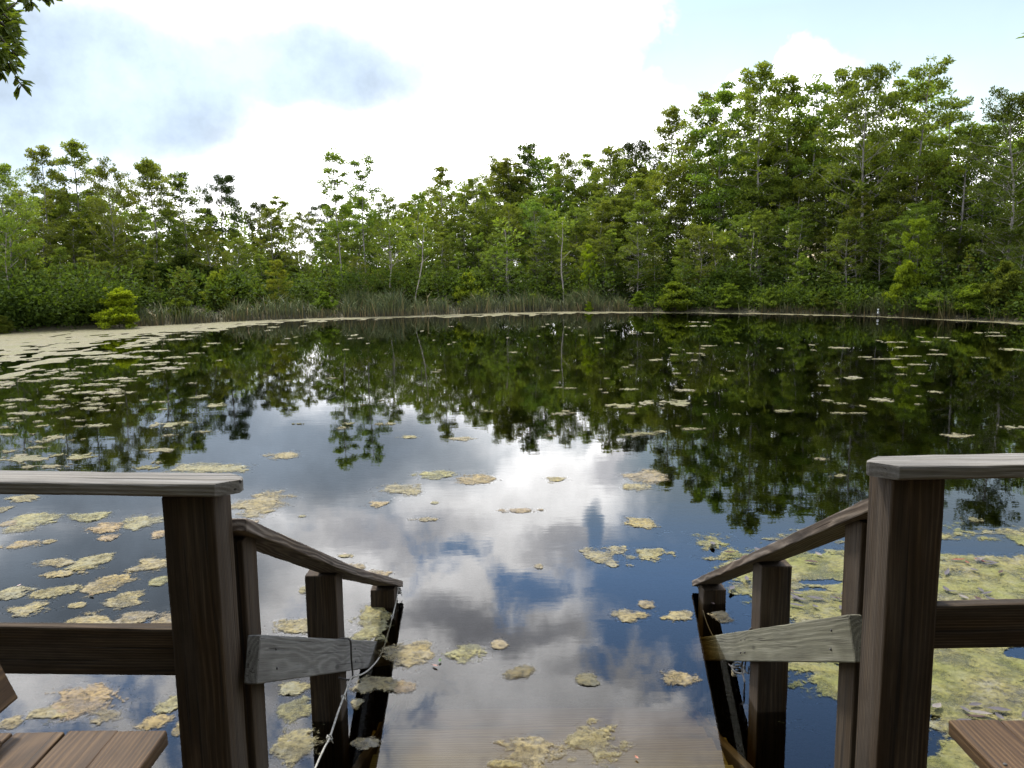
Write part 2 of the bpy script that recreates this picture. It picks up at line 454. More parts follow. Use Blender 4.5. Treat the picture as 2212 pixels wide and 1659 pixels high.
def tree_proto(kind, seed):
    rs = np.random.RandomState(seed)
    T = Tubes()
    H = 10.0
    P = dict(
        slender=dict(cb=0.30, nl=36, L=1.35, r=0.33, per=46, sub=4, ang=(10, 45), prof='col', tr=0.075, lf=(0.135, 0.068)),
        sparse=dict(cb=0.48, nl=24, L=1.45, r=0.30, per=42, sub=4, ang=(5, 45), prof='tiers', tr=0.07, lf=(0.135, 0.068)),
        broad=dict(cb=0.20, nl=46, L=2.1, r=0.38, per=46, sub=5, ang=(10, 50), prof='dome', tr=0.10, lf=(0.14, 0.07)),
        bushy=dict(cb=0.05, nl=42, L=2.3, r=0.50, per=60, sub=4, ang=(0, 45), prof='dome', tr=0.08, lf=(0.20, 0.09)),
        shrub=dict(cb=0.04, nl=64, L=6.2, r=0.85, per=44, sub=4, ang=(-10, 60), prof='mound', tr=0.09, lf=(0.62, 0.30)),
        umbrella=dict(cb=0.60, nl=28, L=2.6, r=0.42, per=60, sub=5, ang=(20, 60), prof='top', tr=0.10, lf=(0.14, 0.07)),
        pine=dict(cb=0.55, nl=26, L=1.7, r=0.38, per=110, sub=3, ang=(0, 30), prof='dome', tr=0.11, lf=(0.22, 0.035)),
    )[kind]
    wob = rs.normal(scale=0.10, size=(2, 3))
    lean = rs.normal(scale=0.12, size=2)

    def axis(t):
        return np.array([lean[0] * t * 1.6 + wob[0, 0] * math.sin(3.1 * t + wob[0, 1] * 9) + wob[0, 2] * math.sin(9 * t),
                         lean[1] * t * 1.6 + wob[1, 0] * math.sin(2.7 * t + wob[1, 1] * 9) + wob[1, 2] * math.sin(8 * t), H * t])
    ts = np.linspace(0, 0.97, 14)
    off0 = axis(0)
    T.tube([axis(t) - off0 * np.array([1, 1, 0]) + np.array([0, 0, -0.3 if t == 0 else 0]) for t in ts],
           [P['tr'] * (1.25 if t == 0 else 1) * (1 - 0.82 * t) for t in ts], 7)
    C, Rr = [], []

    def ax(t): return axis(t) - off0 * np.array([1, 1, 0])
    az = rs.uniform(0, 6.28)
    for i in range(P['nl']):
        q = (i + rs.uniform(0, 0.9)) / P['nl']
        if P['prof'] == 'tiers': q = (math.floor(q * 6) + rs.uniform(0, 0.45)) / 6
        t = P['cb'] + (0.97 - P['cb']) * q
        az += 2.4 + rs.normal(scale=0.4)
        if P['prof'] == 'col': l = P['L'] * (0.55 + 0.55 * math.sin(math.pi * min(1, q * 0.95 + 0.05))) * (1 - 0.55 * q ** 3)
        elif P['prof'] == 'tiers': l = P['L'] * (0.45 + 0.65 * rs.uniform()) * (1 - 0.5 * q ** 2)
        elif P['prof'] == 'mound': l = P['L'] * (1.0 - 0.72 * q ** 1.8) * rs.uniform(0.3, 1.15)
        elif P['prof'] == 'top': l = P['L'] * (1.0 - 0.75 * q) * rs.uniform(0.7, 1.1)
        else: l = P['L'] * (0.45 + 0.7 * math.sin(math.pi * (0.12 + 0.72 * q))) * (1 - 0.5 * q ** 3)
        l *= rs.uniform(0.7, 1.2)
        an = R(rs.uniform(*P['ang'])) * (0.6 + 0.6 * q)
        dirv = np.array([math.cos(az) * math.cos(an), math.sin(az) * math.cos(an), math.sin(an)])
        p0 = ax(t)
        side = np.array([-math.sin(az), math.cos(az), 0])
        bend = rs.normal(scale=0.12) * l
        pts = [p0, p0 + dirv * l * 0.4 + side * bend * 0.6, p0 + dirv * l * 0.75 + side * bend + np.array([0, 0, -0.03 * l]),
               p0 + dirv * l + side * bend * 0.7 + np.array([0, 0, 0.02 * l])]
        r0 = 0.24 * P['tr'] * (1 - 0.6 * q) + 0.004
        T.tube(pts, [r0, r0 * 0.75, r0 * 0.5, r0 * 0.25], 5)
        rad = P['r'] * rs.uniform(0.75, 1.25) * (1 - 0.25 * q)
        C.append(pts[3]); Rr.append(rad)
        if l > 0.7: C.append(pts[2] + rs.normal(scale=0.12, size=3)); Rr.append(rad * 0.8)
        for k in range(P['sub']):
            f = rs.uniform(0.35, 0.9)
            b0 = p0 + dirv * l * f + side * bend * f
            sd = (side * (1 if k % 2 else -1) * rs.uniform(0.3, 1.1) + dirv * 0.6 + np.array([0, 0, rs.uniform(-0.05, 0.4)]))
            e = b0 + sd / np.linalg.norm(sd) * l * rs.uniform(0.22, 0.6)
            T.tube([b0, (b0 + e) / 2 + rs.normal(scale=0.04, size=3), e], [r0 * 0.5, r0 * 0.35, r0 * 0.15], 4)
            C.append(e); Rr.append(rad * rs.uniform(0.6, 1.0))
    C.append(ax(0.985)); Rr.append(P['r'] * 0.6)
    C.append(ax(0.95)); Rr.append(P['r'] * 0.75)
    if kind in ('slender', 'sparse'):         # leaf sprays hugging the bare lower stem
        for t in rs.uniform(0.15, P['cb'], 4):
            C.append(ax(t) + rs.normal(scale=0.12, size=3)); Rr.append(0.22)
    V = leaf_quads(rs, C, Rr, P['per'], P['lf'][0], P['lf'][1], 0.8 if kind == 'pine' else 0.55, 0.3 if kind == 'pine' else 0.6)
    hm = V[:, :, 2].max()
    return T.mesh(kind + '_trunk'), quad_mesh(kind + '_crown', V), hm


PROTO = {}
for kind, cnt in dict(slender=4, sparse=3, broad=5, bushy=4, shrub=4, umbrella=1, pine=2).items():
    PROTO[kind] = [tree_proto(kind, 100 + 17 * i + len(kind) * 3) for i in range(cnt)]
    for tm, cm, _ in PROTO[kind]:
        tm.materials.append(M['dark_bark'] if kind in ('pine', 'bushy', 'shrub') else M['bark'])
        cm.materials.append(M['pine_leaf'] if kind == 'pine' else M['leaf'])
NAMES = dict(slender='slender_tree', sparse='sparse_tree', broad='broad_tree', bushy='understory_tree', shrub='shore_shrub', umbrella='umbrella_tree', pine='pine_tree')
trng = random.Random(11)
pick = {k: 0 for k in PROTO}


def put_tree(kind, x, y, h, wide, label, group=None, tint=None, name=None, cat='tree', z=0.2, parts=('trunk', 'crown'), bark=None):
    v = PROTO[kind][pick[kind] % len(PROTO[kind])]
    pick[kind] += 1
    tm, cm, hm = v
    o = empty(name or NAMES[kind], (x, y, z), label, cat, group)
    o.rotation_euler = (0, 0, trng.uniform(0, 6.28))
    k = (h - z) / hm
    o.scale = (k * wide, k * wide, k)
    t_ = link(parts[0], tm, o)
    c_ = link(parts[1], cm, o)
    g = trng.uniform(0.9, 1.1)
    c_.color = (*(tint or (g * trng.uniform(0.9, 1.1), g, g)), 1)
    t_.color = (*(bark or (1, 1, 1)), 1)
    return o


def spot(px, py, off):
    r = ray(px, py)
    d = shore_dist(r[0], r[1]) + off
    l = math.hypot(r[0], r[1])
    return r[0] / l * d, r[1] / l * d, CAMH + r[2] / l * d


GL, GM, GR = 'trees along the left bank', 'trees of the middle wood', 'tall trees of the right stand'
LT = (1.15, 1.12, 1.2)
DK = (0.48, 0.54, 0.6)  # dark foliage tint; on the understorey bushes it stands in for shade
# kind, px, top py, metres behind the shore, width factor, label, group, tint
TREES = [
 ('broad', 8, 338, 3, 0.95, 'dense dark green tree cut by the left picture edge', GL, None),
 ('slender', 95, 313, 7, 0.95, 'pale green tree with tiered crown, second tallest at far left', GL, LT),
 ('slender', 152, 296, 8, 1.1, 'tallest tree of the left bank with a thin spire above its crown', GL, LT),
 ('broad', 232, 338, 5, 0.75, 'full green tree between the left spire tree and the umbrella crowned tree', GL, None),
 ('umbrella', 322, 337, 6, 0.85, 'wide umbrella crowned tree on bare forked stems at left', GL, None),
 ('slender', 398, 366, 6, 1.15, 'leaning green tree just right of the umbrella crowned tree', GL, None),
 ('pine', 470, 371, 10, 0.8, 'dark pine with tufted rounded crown, tallest of the pines', 'pines in the wood', None),
 ('pine', 556, 430, 12, 0.8, 'dark low pine top right of the tallest pine', 'pines in the wood', None),
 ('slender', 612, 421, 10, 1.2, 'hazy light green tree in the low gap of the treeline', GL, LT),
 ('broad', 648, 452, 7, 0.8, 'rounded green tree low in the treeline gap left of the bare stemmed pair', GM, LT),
 ('broad', 586, 446, 9, 0.8, 'bushy crown just left of the hazy light green tree in the gap', GM, None),
 ('pine', 690, 434, 13, 0.9, 'small dark pine behind the pair of bare stemmed trees', 'pines in the wood', None),
 ('sparse', 728, 314, 3, 0.85, 'tall bare stemmed tree with sparse flat sprays, left of the pair', 'pair of tall bare stemmed trees', None),
 ('sparse', 779, 328, 3.5, 0.85, 'tall bare stemmed tree with sparse flat sprays, right of the pair', 'pair of tall bare stemmed trees', None),
 ('broad', 838, 415, 4, 0.75, 'spreading dark tree just right of the tall bare stemmed pair', GM, None),
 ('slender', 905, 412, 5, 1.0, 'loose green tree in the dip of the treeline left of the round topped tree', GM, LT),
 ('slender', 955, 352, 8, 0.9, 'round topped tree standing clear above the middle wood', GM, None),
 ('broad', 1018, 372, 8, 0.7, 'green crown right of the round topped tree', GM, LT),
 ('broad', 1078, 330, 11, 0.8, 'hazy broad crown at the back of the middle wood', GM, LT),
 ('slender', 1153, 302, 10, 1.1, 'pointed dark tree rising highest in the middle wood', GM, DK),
 ('broad', 1222, 322, 9, 0.65, 'green crown right of the pointed dark tree', GM, None),
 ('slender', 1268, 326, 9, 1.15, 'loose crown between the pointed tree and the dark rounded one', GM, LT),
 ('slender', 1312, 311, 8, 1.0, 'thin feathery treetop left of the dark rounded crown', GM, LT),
 ('pine', 1378, 297, 12, 0.85, 'dark rounded pine crown where the right stand begins to climb', 'pines in the wood', None),
 ('slender', 1448, 222, 8, 0.85, 'first tall thin tree of the right stand, pale foliage', GR, LT),
 ('slender', 1496, 197, 7, 0.85, 'thin pale tree second from the left in the right stand', GR, LT),
 ('slender', 1560, 168, 6, 1.0, 'open leafed tree third from the left in the right stand', GR, None),
 ('sparse', 1610, 166, 8, 0.8, 'wispy treetop left of the tallest clump of the right stand', GR, None),
 ('slender', 1655, 134, 5, 1.0, 'tall tree with feathered double top in the right stand', GR, None),
 ('slender', 1705, 150, 7, 1.0, 'tall tree just right of the feathered double top', GR, None),
 ('sparse', 1752, 160, 6, 0.9, 'open crowned tall tree left of the densest tall tree', GR, None),
 ('slender', 1825, 148, 8, 0.9, 'slim treetop touching the densest tall tree on its left', GR, None),
 ('broad', 1880, 132, 4, 0.72, 'densest tall tree of the right stand, leafy from top to bottom', GR, None),
 ('slender', 1928, 175, 7, 1.0, 'green tree on the right flank of the densest tall tree', GR, None),
 ('sparse', 1996, 119, 5, 0.95, 'tallest slim tree at right with open branches against pale blue sky', GR, None),
 ('sparse', 2064, 190, 7, 0.9, 'side leaning open tree right of the tallest slim tree', GR, None),
 ('slender', 2085, 262, 5, 1.2, 'lower feathery tree in the gap near the right edge', GR, None),
 ('broad', 2135, 262, 6, 0.8, 'dark tree inside the right edge below the gap', GR, DK),
 ('broad', 2215, 178, 3, 0.85, 'big dark tree cut by the right picture edge', GR, DK),
]
SKY = sorted((t[1], t[2]) for t in TREES)


def skyline(px):
    for (a, ya), (b_, yb) in zip(SKY, SKY[1:]):
        if a <= px <= b_: return ya + (yb - ya) * (px - a) / max(1, b_ - a)
    return SKY[0][1] if px < SKY[0][0] else SKY[-1][1]


for kind, px, py, off, wide, label, group, tint in TREES:
    x, y, h = spot(px, py, off)
    put_tree(kind, x, y, h, wide * trng.uniform(0.95, 1.05), label, group, tint)

# the closed canopy below the skyline: second and front rows
FL = {'l': ('green tree within the open left wood below the tallest crowns', 'trees within the left wood'),
      'm': ('rounded green tree within the closed middle canopy', 'trees within the middle canopy'),
      'r': ('green tree within the lower storey of the right stand', 'trees within the right stand')}
px = -70
while px < 2300:
    z_ = 'l' if px < 860 else ('m' if px < 1420 else 'r')
    sk = skyline(px)
    rows = {'l': [(13, 90), (9, 95), (6, 135), (3, 205)], 'm': [(10, 38), (7, 85), (4.5, 140), (3, 200)], 'r': [(9, 130), (6, 215), (3, 300)]}[z_]
    for off, dy in rows:
        q = px + trng.uniform(-18, 18)
        py = min(590, sk + dy + trng.uniform(-25, 35))
        if z_ == 'l': py = max(py, 400)
        x, y, h = spot(q, py, off + trng.uniform(-1, 1))
        kk = trng.choice(['broad', 'broad', 'slender'] if z_ != 'l' else ['slender', 'broad'])
        put_tree(kk, x, y, h, trng.uniform(0.75, 0.95) * (1.0 if kk == 'broad' else 1.25) * (1.15 if h < 7 else 1), FL[z_][0], FL[z_][1],
                 bark=(1.2, 1.2, 1.2) if trng.random() < 0.5 else None)
    px += {'l': 52, 'm': 40, 'r': 44}[z_]

# understorey bushes, the shade beneath the trees painted into their tint
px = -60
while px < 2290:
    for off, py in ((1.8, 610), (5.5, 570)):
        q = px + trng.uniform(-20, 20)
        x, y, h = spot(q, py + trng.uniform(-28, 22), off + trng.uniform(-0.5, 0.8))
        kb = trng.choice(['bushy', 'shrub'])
        put_tree(kb, x, y, max(1.2, h), trng.uniform(1.0, 1.35) * (.8 if kb == 'shrub' else 1), 'low bush tinted dark for the shade between the trunks behind the reeds',
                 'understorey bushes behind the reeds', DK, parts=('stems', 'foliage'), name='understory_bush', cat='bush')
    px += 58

YG = (1.7, 1.7, 0.6)
SHRUBS = [
 (252, 618, -0.6, 1.25, 'bright yellow-green shrub overhanging the algae at the left shore', YG),
 (2, 680, -0.3, 1.3, 'dull green shrub at the waterline cut by the left edge', None),
 (600, 560, 2.0, 1.0, 'light green bush above the reeds left of the bare stemmed pair', (1.5, 1.3, 0.9)),
 (470, 580, 2.2, 1.0, 'light green bush above the reeds right of the yellow-green shrub', (1.4, 1.25, 0.9)),
 (1010, 585, 1.4, 1.0, 'pale green bush with upright sprays above the middle reeds', (1.5, 1.4, 0.9)),
 (1275, 525, 2.0, 0.55, 'small yellow-green treelet standing in front of the dark middle wood', (1.8, 1.75, 0.5)),
 (1272, 650, -0.2, 0.9, 'tiny bright yellow-green shrub at the waterline by the middle reeds', (1.6, 1.75, 0.6)),
 (1462, 606, 0.0, 1.5, 'leafy green shrub at the water, left one of two under the right stand', (1.0, 1.1, 0.7)),
 (1575, 610, 0.2, 1.5, 'leafy green shrub at the water, right one of two under the right stand', (0.9, 0.95, 0.7)),
 (1665, 620, 0.2, 1.2, 'dark green shrub spilling to the water beneath the pale thin stems', None),
 (1735, 545, 1.4, 0.7, 'small grey-green sapling in the shade of the right stand', (1.3, 1.3, 1.2)),
 (1960, 560, 0.8, 0.9, 'hazy olive willow-like bush under the tallest slim tree', (1.35, 1.35, 0.7)),
 (1990, 470, 1.8, 0.7, 'upper olive bush leaning from the bank at right', (1.3, 1.35, 0.7)),
 (2100, 610, 0.4, 1.3, 'round olive shrub at the right shore beside the reeds', (1.0, 1.0, 0.7)),
 (2175, 560, 0.8, 1.0, 'dark leafy shrub at the right shore near the picture edge', None),
 (700, 628, 0.5, 1.3, 'low olive shrub among the reeds below the bare stemmed pair', (0.85, 0.9, 0.7)),
 (1150, 632, 0.4, 1.2, 'low green shrub interrupting the reeds near the middle', (1.2, 1.15, 0.7)),
 (385, 640, 0.4, 1.2, 'small dull shrub in the reeds right of the yellow-green shrub', (0.9, 0.9, 0.7)),
 (1380, 628, 0.2, 1.3, 'green shrub ending the reeds at the foot of the right stand', (0.95, 1.05, 0.7)),
 (1780, 628, 0.2, 1.4, 'dark shrub at the waterline under the densest tall tree', (0.7, 0.75, 0.7)),
 (1870, 640, 0.3, 1.2, 'low dark shrub left of the tiny white marker', (0.7, 0.75, 0.7)),
 (2020, 630, 0.1, 1.5, 'low mound of green shrub at the water below the olive bush', (1.0, 1.05, 0.7)),
]
for px, py, off, wide, label, tint in SHRUBS:
    x, y, h = spot(px, py, off)
    tint = tuple(.86 * c_ for c_ in tint) if tint else (.8, .8, .8)
    put_tree('shrub' if h < 2.3 else 'bushy', x, y, h, wide * (.8 if h < 2.3 else 1), label, 'shrubs along the shore', tint, name='shore_shrub', cat='shrub', z=-0.02 if off <= 0 else 0.15, parts=('stems', 'foliage'))

# pale thin stems standing in front of the dark wood
STEMS = [((1539, 500), (1549, 610), 2.3, 'crooked pale thin stem, left of two in the right stand'),
         ((1629, 502), (1622, 610), 2.3, 'straight pale thin stem, right of two in the right stand'),
         ((14, 480), (22, 690), 2.3, 'pale crooked trunk near the left edge of the wood'),
         ((55, 560), (48, 690), 2.3, 'thin pale stem right of the crooked left trunk'),
         ((840, 505), (843, 632), 2.3, 'short pale stem beside the bare stemmed pair'),
         ((1090, 495), (1103, 640), 2.3, 'single pale stem rising from the middle reeds'),
         ((916, 490), (893, 600), 1.2, 'slanting pale stem in the middle wood'),
         ((1215, 470), (1218, 600), 1.2, 'pale upright stem left of the yellow-green treelet'),
         ((1160, 470), (1210, 590), 1.6, 'faint leaning grey stem in the middle wood')]
for (x1, y1), (x0, y0), off, label in STEMS[:8]:
    bx, by, bz = spot(x0, y0, off)
    tx, ty, tz = spot(x1, y1, off)
    o = empty('pale_stem', (bx, by, 0.1), label, 'tree stem', 'pale thin stems before the dark wood')
    T = Tubes()
    m_ = Vector((tx - bx, ty - by, tz - 0.1))
    pts = [m_ * t + Vector((0.14 * math.sin(t * 5 + x1), 0, 0)) * (t * (1 - t) * 3) for t in (0, .2, .4, .6, .8, 1)]
    T.tube([p + Vector((0, 0, -0.4 if i == 0 else 0)) for i, p in enumerate(pts)], [.030, .027, .025, .022, .019, .014], 6)
    for t, sgn in ((.55, 1), (.75, -1)):
        q = m_ * t
        T.tube([q, q + Vector((0.35 * sgn, 0.1, 0.35))], [.018, .007], 4)
    t_ = link('trunk', T.mesh('pale_trunk'), o, M['bark']); t_.color = (1.25, 1.2, 1.15, 1)
    rs = np.random.RandomState(int(x1))
    C = [np.array(m_ * t) + rs.normal(scale=0.25, size=3) for t in (.9, 1.0, 1.05, .96, .8)]
    cr = link('crown', quad_mesh('stem_crown', leaf_quads(rs, C, [.42] * 5, 40, .2, .08)), o, M['leaf'])

# undergrowth and far wood: masses nobody could count
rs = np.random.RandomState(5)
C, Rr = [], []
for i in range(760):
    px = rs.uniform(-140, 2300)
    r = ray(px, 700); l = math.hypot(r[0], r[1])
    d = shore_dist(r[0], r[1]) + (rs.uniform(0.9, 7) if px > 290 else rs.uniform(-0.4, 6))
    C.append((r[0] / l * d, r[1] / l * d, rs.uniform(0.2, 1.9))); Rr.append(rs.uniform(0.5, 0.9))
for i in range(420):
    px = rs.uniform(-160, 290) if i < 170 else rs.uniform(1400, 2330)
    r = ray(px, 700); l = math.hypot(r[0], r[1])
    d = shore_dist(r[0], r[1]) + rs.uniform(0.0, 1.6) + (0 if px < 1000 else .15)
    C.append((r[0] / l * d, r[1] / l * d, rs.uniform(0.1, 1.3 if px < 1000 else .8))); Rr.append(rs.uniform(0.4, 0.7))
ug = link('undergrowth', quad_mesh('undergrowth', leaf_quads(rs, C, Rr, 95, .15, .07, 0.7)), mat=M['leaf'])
ug.color = (0.40, 0.46, 0.5, 1)  # shade under the wood put into the leaf colour
tag(ug, 'undergrowth tinted dark for the shade behind the reeds', 'undergrowth', kind='stuff')
C, Rr = [], []
for i in range(1500):
    px = rs.uniform(-120, 2330)
    sk = skyline(px)
    top_py = (sk + 45) if px > 880 else max(sk + 60, 500 + 70 * math.sin(px * .021) + 30 * math.sin(px * .07))
    py = top_py + (650 - top_py) * rs.uniform(0, 1) ** 0.9
    x, y, z = spot(px, py, rs.uniform(13, 26))
    C.append((x, y, max(0.5, z))); Rr.append(rs.uniform(0.7, 1.3))
wd = link('woods', quad_mesh('woods', leaf_quads(rs, C, Rr, 80, .24, .12, 0.5)), mat=M['leaf'])
wd.color = (0.9, 0.95, 0.9, 1)
tag(wd, 'deep green wood closing the view behind the bank trees', 'woods', kind='stuff')

# reeds
V5, F5 = [], []
rs = np.random.RandomState(9)
for i in range(27000):
    px = rs.uniform(255, 2290)
    dens = (0.75 if px < 700 else 1.0) if px < 1410 else (0.03 if px < 1640 else (0.5 if px < 1830 else (0.45 if px < 2060 else 0.08)))
    dens *= 0.35 + 0.65 * (mnoise.noise(Vector((px * .02, 1, 2))) > -.12)
    if rs.uniform() > dens: continue
    r = ray(px, 690); l = math.hypot(r[0], r[1])
    d = shore_dist(r[0], r[1]) + rs.uniform(-0.25, 1.7) ** 1.0
    x, y = r[0] / l * d, r[1] / l * d
    clump = mnoise.noise(Vector((x * 0.45, y * 0.45, 3)))
    clump2 = mnoise.noise(Vector((x * 1.5, y * 1.5, 7)))
    hh = (0.68 + 0.85 * clump + 0.6 * clump2) * rs.uniform(0.45, 1.3) * (1.0 if px < 1420 else 0.85)
    if px < 700: hh *= 0.8
    a = rs.uniform(0, 6.28)
    bend = rs.uniform(0.05, 0.8) * hh
    w = rs.uniform(0.007, 0.017)
    ca, sa = math.cos(a), math.sin(a)
    wx, wy = w, 0.3 * w
    b0 = len(V5)
    V5 += [(x - wx, y - wy, -0.1), (x + wx, y + wy, -0.1),
           (x + ca * bend * .3 + wx * .8, y + sa * bend * .3 + wy, hh * .6), (x + ca * bend * .3 - wx * .8, y + sa * bend * .3 - wy, hh * .6),
           (x + ca * bend, y + sa * bend, hh * (1.0 - 0.25 * bend / hh))]
    F5 += [(b0, b0 + 1, b0 + 2, b0 + 3), (b0 + 3, b0 + 2, b0 + 4)]
tag(link('reeds', mesh_from('reeds', V5, F5), mat=M['reed']), 'dense reeds with rusty brown bases lining the far shore', 'reeds', kind='stuff')

# ------------------------------------------------------------------ floating algae
def blob_mesh(name, fn, x0, x1, y0, y1, res, hgt, lump, z0=0.003, rim=0.0):
    """region fn>0 on a grid, outlined by interpolation, heaped into low lumps"""
    nx, ny = max(3, int((x1 - x0) / res) + 1), max(3, int((y1 - y0) / res) + 1)
    xs = [x0 + (x1 - x0) * i / (nx - 1) for i in range(nx)]
    ys = [y0 + (y1 - y0) * j / (ny - 1) for j in range(ny)]
    g = [[fn(x, y) + rim for x in xs] for y in ys]
    V, F, key, FV = [], [], {}, []

    def zz(x, y, f):
        e = min(1.0, max(0.0, f - rim) * 4)
        return z0 + hgt * e * (0.55 + 0.9 * lump(x, y))

    def cv(i, j):
        k = (i, j)
        if k not in key:
            key[k] = len(V); V.append((xs[i], ys[j], zz(xs[i], ys[j], g[j][i]))); FV.append(g[j][i] - rim)
        return key[k]

    def ev(i, j, i2, j2):
        k = ((i, j), (i2, j2)) if (i, j) < (i2, j2) else ((i2, j2), (i, j))
        if k not in key:
            a, b_ = g[j][i], g[j2][i2]
            t = a / (a - b_)
            key[k] = len(V); V.append((xs[i] + (xs[i2] - xs[i]) * t, ys[j] + (ys[j2] - ys[j]) * t, z0)); FV.append(-rim)
        return key[k]
    for j in range(ny - 1):
        for i in range(nx - 1):
            cs = [(i, j), (i + 1, j), (i + 1, j + 1), (i, j + 1)]
            ins = [g[b_][a] > 0 for a, b_ in cs]
            if not any(ins): continue
            poly = []
            for k in range(4):
                a, b_ = cs[k], cs[(k + 1) % 4]
                if ins[k]: poly.append(cv(*a))
                if ins[k] != ins[(k + 1) % 4]: poly.append(ev(*a, *b_))
            if len(poly) >= 3: F.append(poly)
    me = mesh_from(name, V, F, True)
    at_ = me.attributes.new('body', 'FLOAT', 'POINT')
    at_.data.foreach_set('value', FV)
    return me


def fbm(x, y, z=0.0, o=3):
    return mnoise.fractal(Vector((x, y, z)), 1.0, 2.0, o)


# near patches, each shaped on its own: px, py, half width px, half height px, ragged, label
NB = 'algae patches behind the left railing'
NS = 'algae patches between the stair rails'
NC = 'algae patches on the open middle water'
NL = 'algae patches by the left stair posts'
L1 = 'crusty tan algae patch on the water seen through the left railing'
L2 = 'small tan algae patch on the reflected clouds beyond the stairs'
NEAR = [
 (610, 985, 42, 8, .3, 'yellowish lens shaped algae patch beneath the reflected treeline', NC),
 (455, 1012, 92, 13, .35, 'long tan algae patch just behind the end of the left cap rail', NC),
 (570, 1087, 58, 25, .3, 'rounded tan algae patch right behind the left corner post', NC),
 (540, 1128, 26, 7, .4, L2, NC),
 (945, 1026, 40, 9, .45, L2, NC), (1035, 1034, 50, 11, .4, L2, NC), (860, 1060, 48, 13, .45, L2, NC), (1205, 1036, 22, 6, .4, L2, NC),
 (1393, 1030, 48, 14, .3, 'upper of two stacked tan algae patches by the dark tree reflection', NC),
 (1378, 1052, 42, 9, .35, 'lower of two stacked tan algae patches by the dark tree reflection', NC),
 (810, 1090, 26, 7, .5, L2, NC), (1130, 1103, 40, 5, .55, L2, NC), (920, 1122, 28, 4, .55, L2, NC), (655, 1115, 10, 3, .4, L2, NC),
 (940, 1087, 8, 3, .4, L2, NC), (885, 944, 26, 4, .3, L2, NC), (998, 949, 30, 5, .3, L2, NC),
 (1380, 1130, 37, 13, .35, 'oval tan algae patch alone on reflected blue sky', NC),
 (1300, 1203, 45, 20, .6, 'ragged curled algae patch left of the torn golden one', NC),
 (1408, 1200, 52, 14, .5, 'torn golden algae patch below the oval one', NC),
 (770, 1225, 28, 7, .5, L2, NC), (800, 1240, 40, 6, .6, L2, NC), (745, 1202, 20, 4, .6, L2, NC), (1165, 1222, 10, 6, .6, L2, NC),
 (1350, 1330, 48, 13, .35, 'golden algae patch left of the thin curling one near the right rail', NC),
 (1400, 1307, 28, 10, .5, L2, NC), (1466, 1331, 30, 13, .65, 'thin curling algae wisp near the end of the right handrail', NC),
 (1012, 1408, 52, 22, .3, 'large tan algae patch in the middle between the lower rails', NS),
 (1078, 1394, 18, 12, .3, 'small round algae patch touching the large middle one', NS),
 (1128, 1453, 38, 16, .45, 'faint grey sunken algae patch, left one of two', NS),
 (1270, 1467, 25, 11, .45, 'faint grey sunken algae patch, right one of two', NS),
 (1470, 1467, 46, 19, .22, 'compact golden algae patch left of the right lower rail', NS),
 (878, 1415, 62, 30, .35, 'big tan algae patch lying against the left lower rail', NS),
 (815, 1478, 55, 18, .4, 'mustard algae patch under the end of the left lower rail', NS), (868, 1487, 28, 13, .35, 'pale round algae patch beside the mustard one', NS),
 (800, 1352, 42, 46, .45, 'brown algae patch round the last post of the left handrail', NL),
 (1165, 1628, 68, 38, .5, 'broken brown algae patch at the bottom of the steps, left one', NS),
 (1292, 1600, 60, 38, .4, 'rounded brown algae patch at the bottom of the steps, right one', NS),
 (1110, 1652, 50, 12, .5, 'algae fringe at the lower picture edge over the steps', NS),
 (790, 1603, 34, 13, .5, 'small rough algae clump on the dark reflection of the left rail', NL),
 (768, 1520, 16, 13, .4, 'tiny algae clump under the left lower rail', NL),
 (630, 1357, 50, 17, .4, 'tan algae patch between the first two left stair posts', NL),
 (640, 1490, 40, 17, .45, 'tan algae patch below the left lower rail', NL),
 (632, 1532, 35, 24, .45, 'brown algae patch midway below the left lower rail', NL),
 (650, 1606, 62, 46, .5, 'large brown algae patch beside the leftmost stair post', NL),
 (655, 1275, 18, 10, .45, 'small algae patch left of the second left stair post', NL),
 (1559, 1331, 24, 15, .4, 'mustard algae clump by the last post of the right handrail', 'algae patches by the right rail'),
]
for q in [(55, 1076, 36, 9), (13, 1098, 18, 8), (77, 1122, 55, 14), (50, 1140, 48, 14), (190, 1120, 45, 14), (225, 1140, 38, 12), (303, 1128, 55, 15), (43, 1179, 42, 10),
          (233, 1162, 28, 7), (115, 1217, 48, 11), (190, 1215, 50, 16), (140, 1238, 45, 11), (342, 1155, 25, 9), (26, 1279, 38, 13), (115, 1279, 52, 16), (70, 1313, 48, 18),
          (164, 1309, 20, 7), (240, 1262, 48, 24), (270, 1295, 40, 22), (330, 1222, 42, 22), (345, 1255, 22, 12), (192, 1345, 62, 19), (285, 1340, 42, 17), (345, 1347, 38, 22),
          (190, 1518, 85, 42), (128, 1540, 52, 20), (240, 1548, 45, 24), (363, 1523, 28, 22), (335, 1558, 38, 17), (389, 1578, 18, 22), (26, 1565, 28, 16), (20, 1130, 20, 8), (110, 1170, 16, 5)]:
    NEAR.append((*q, .4, L1, NB))
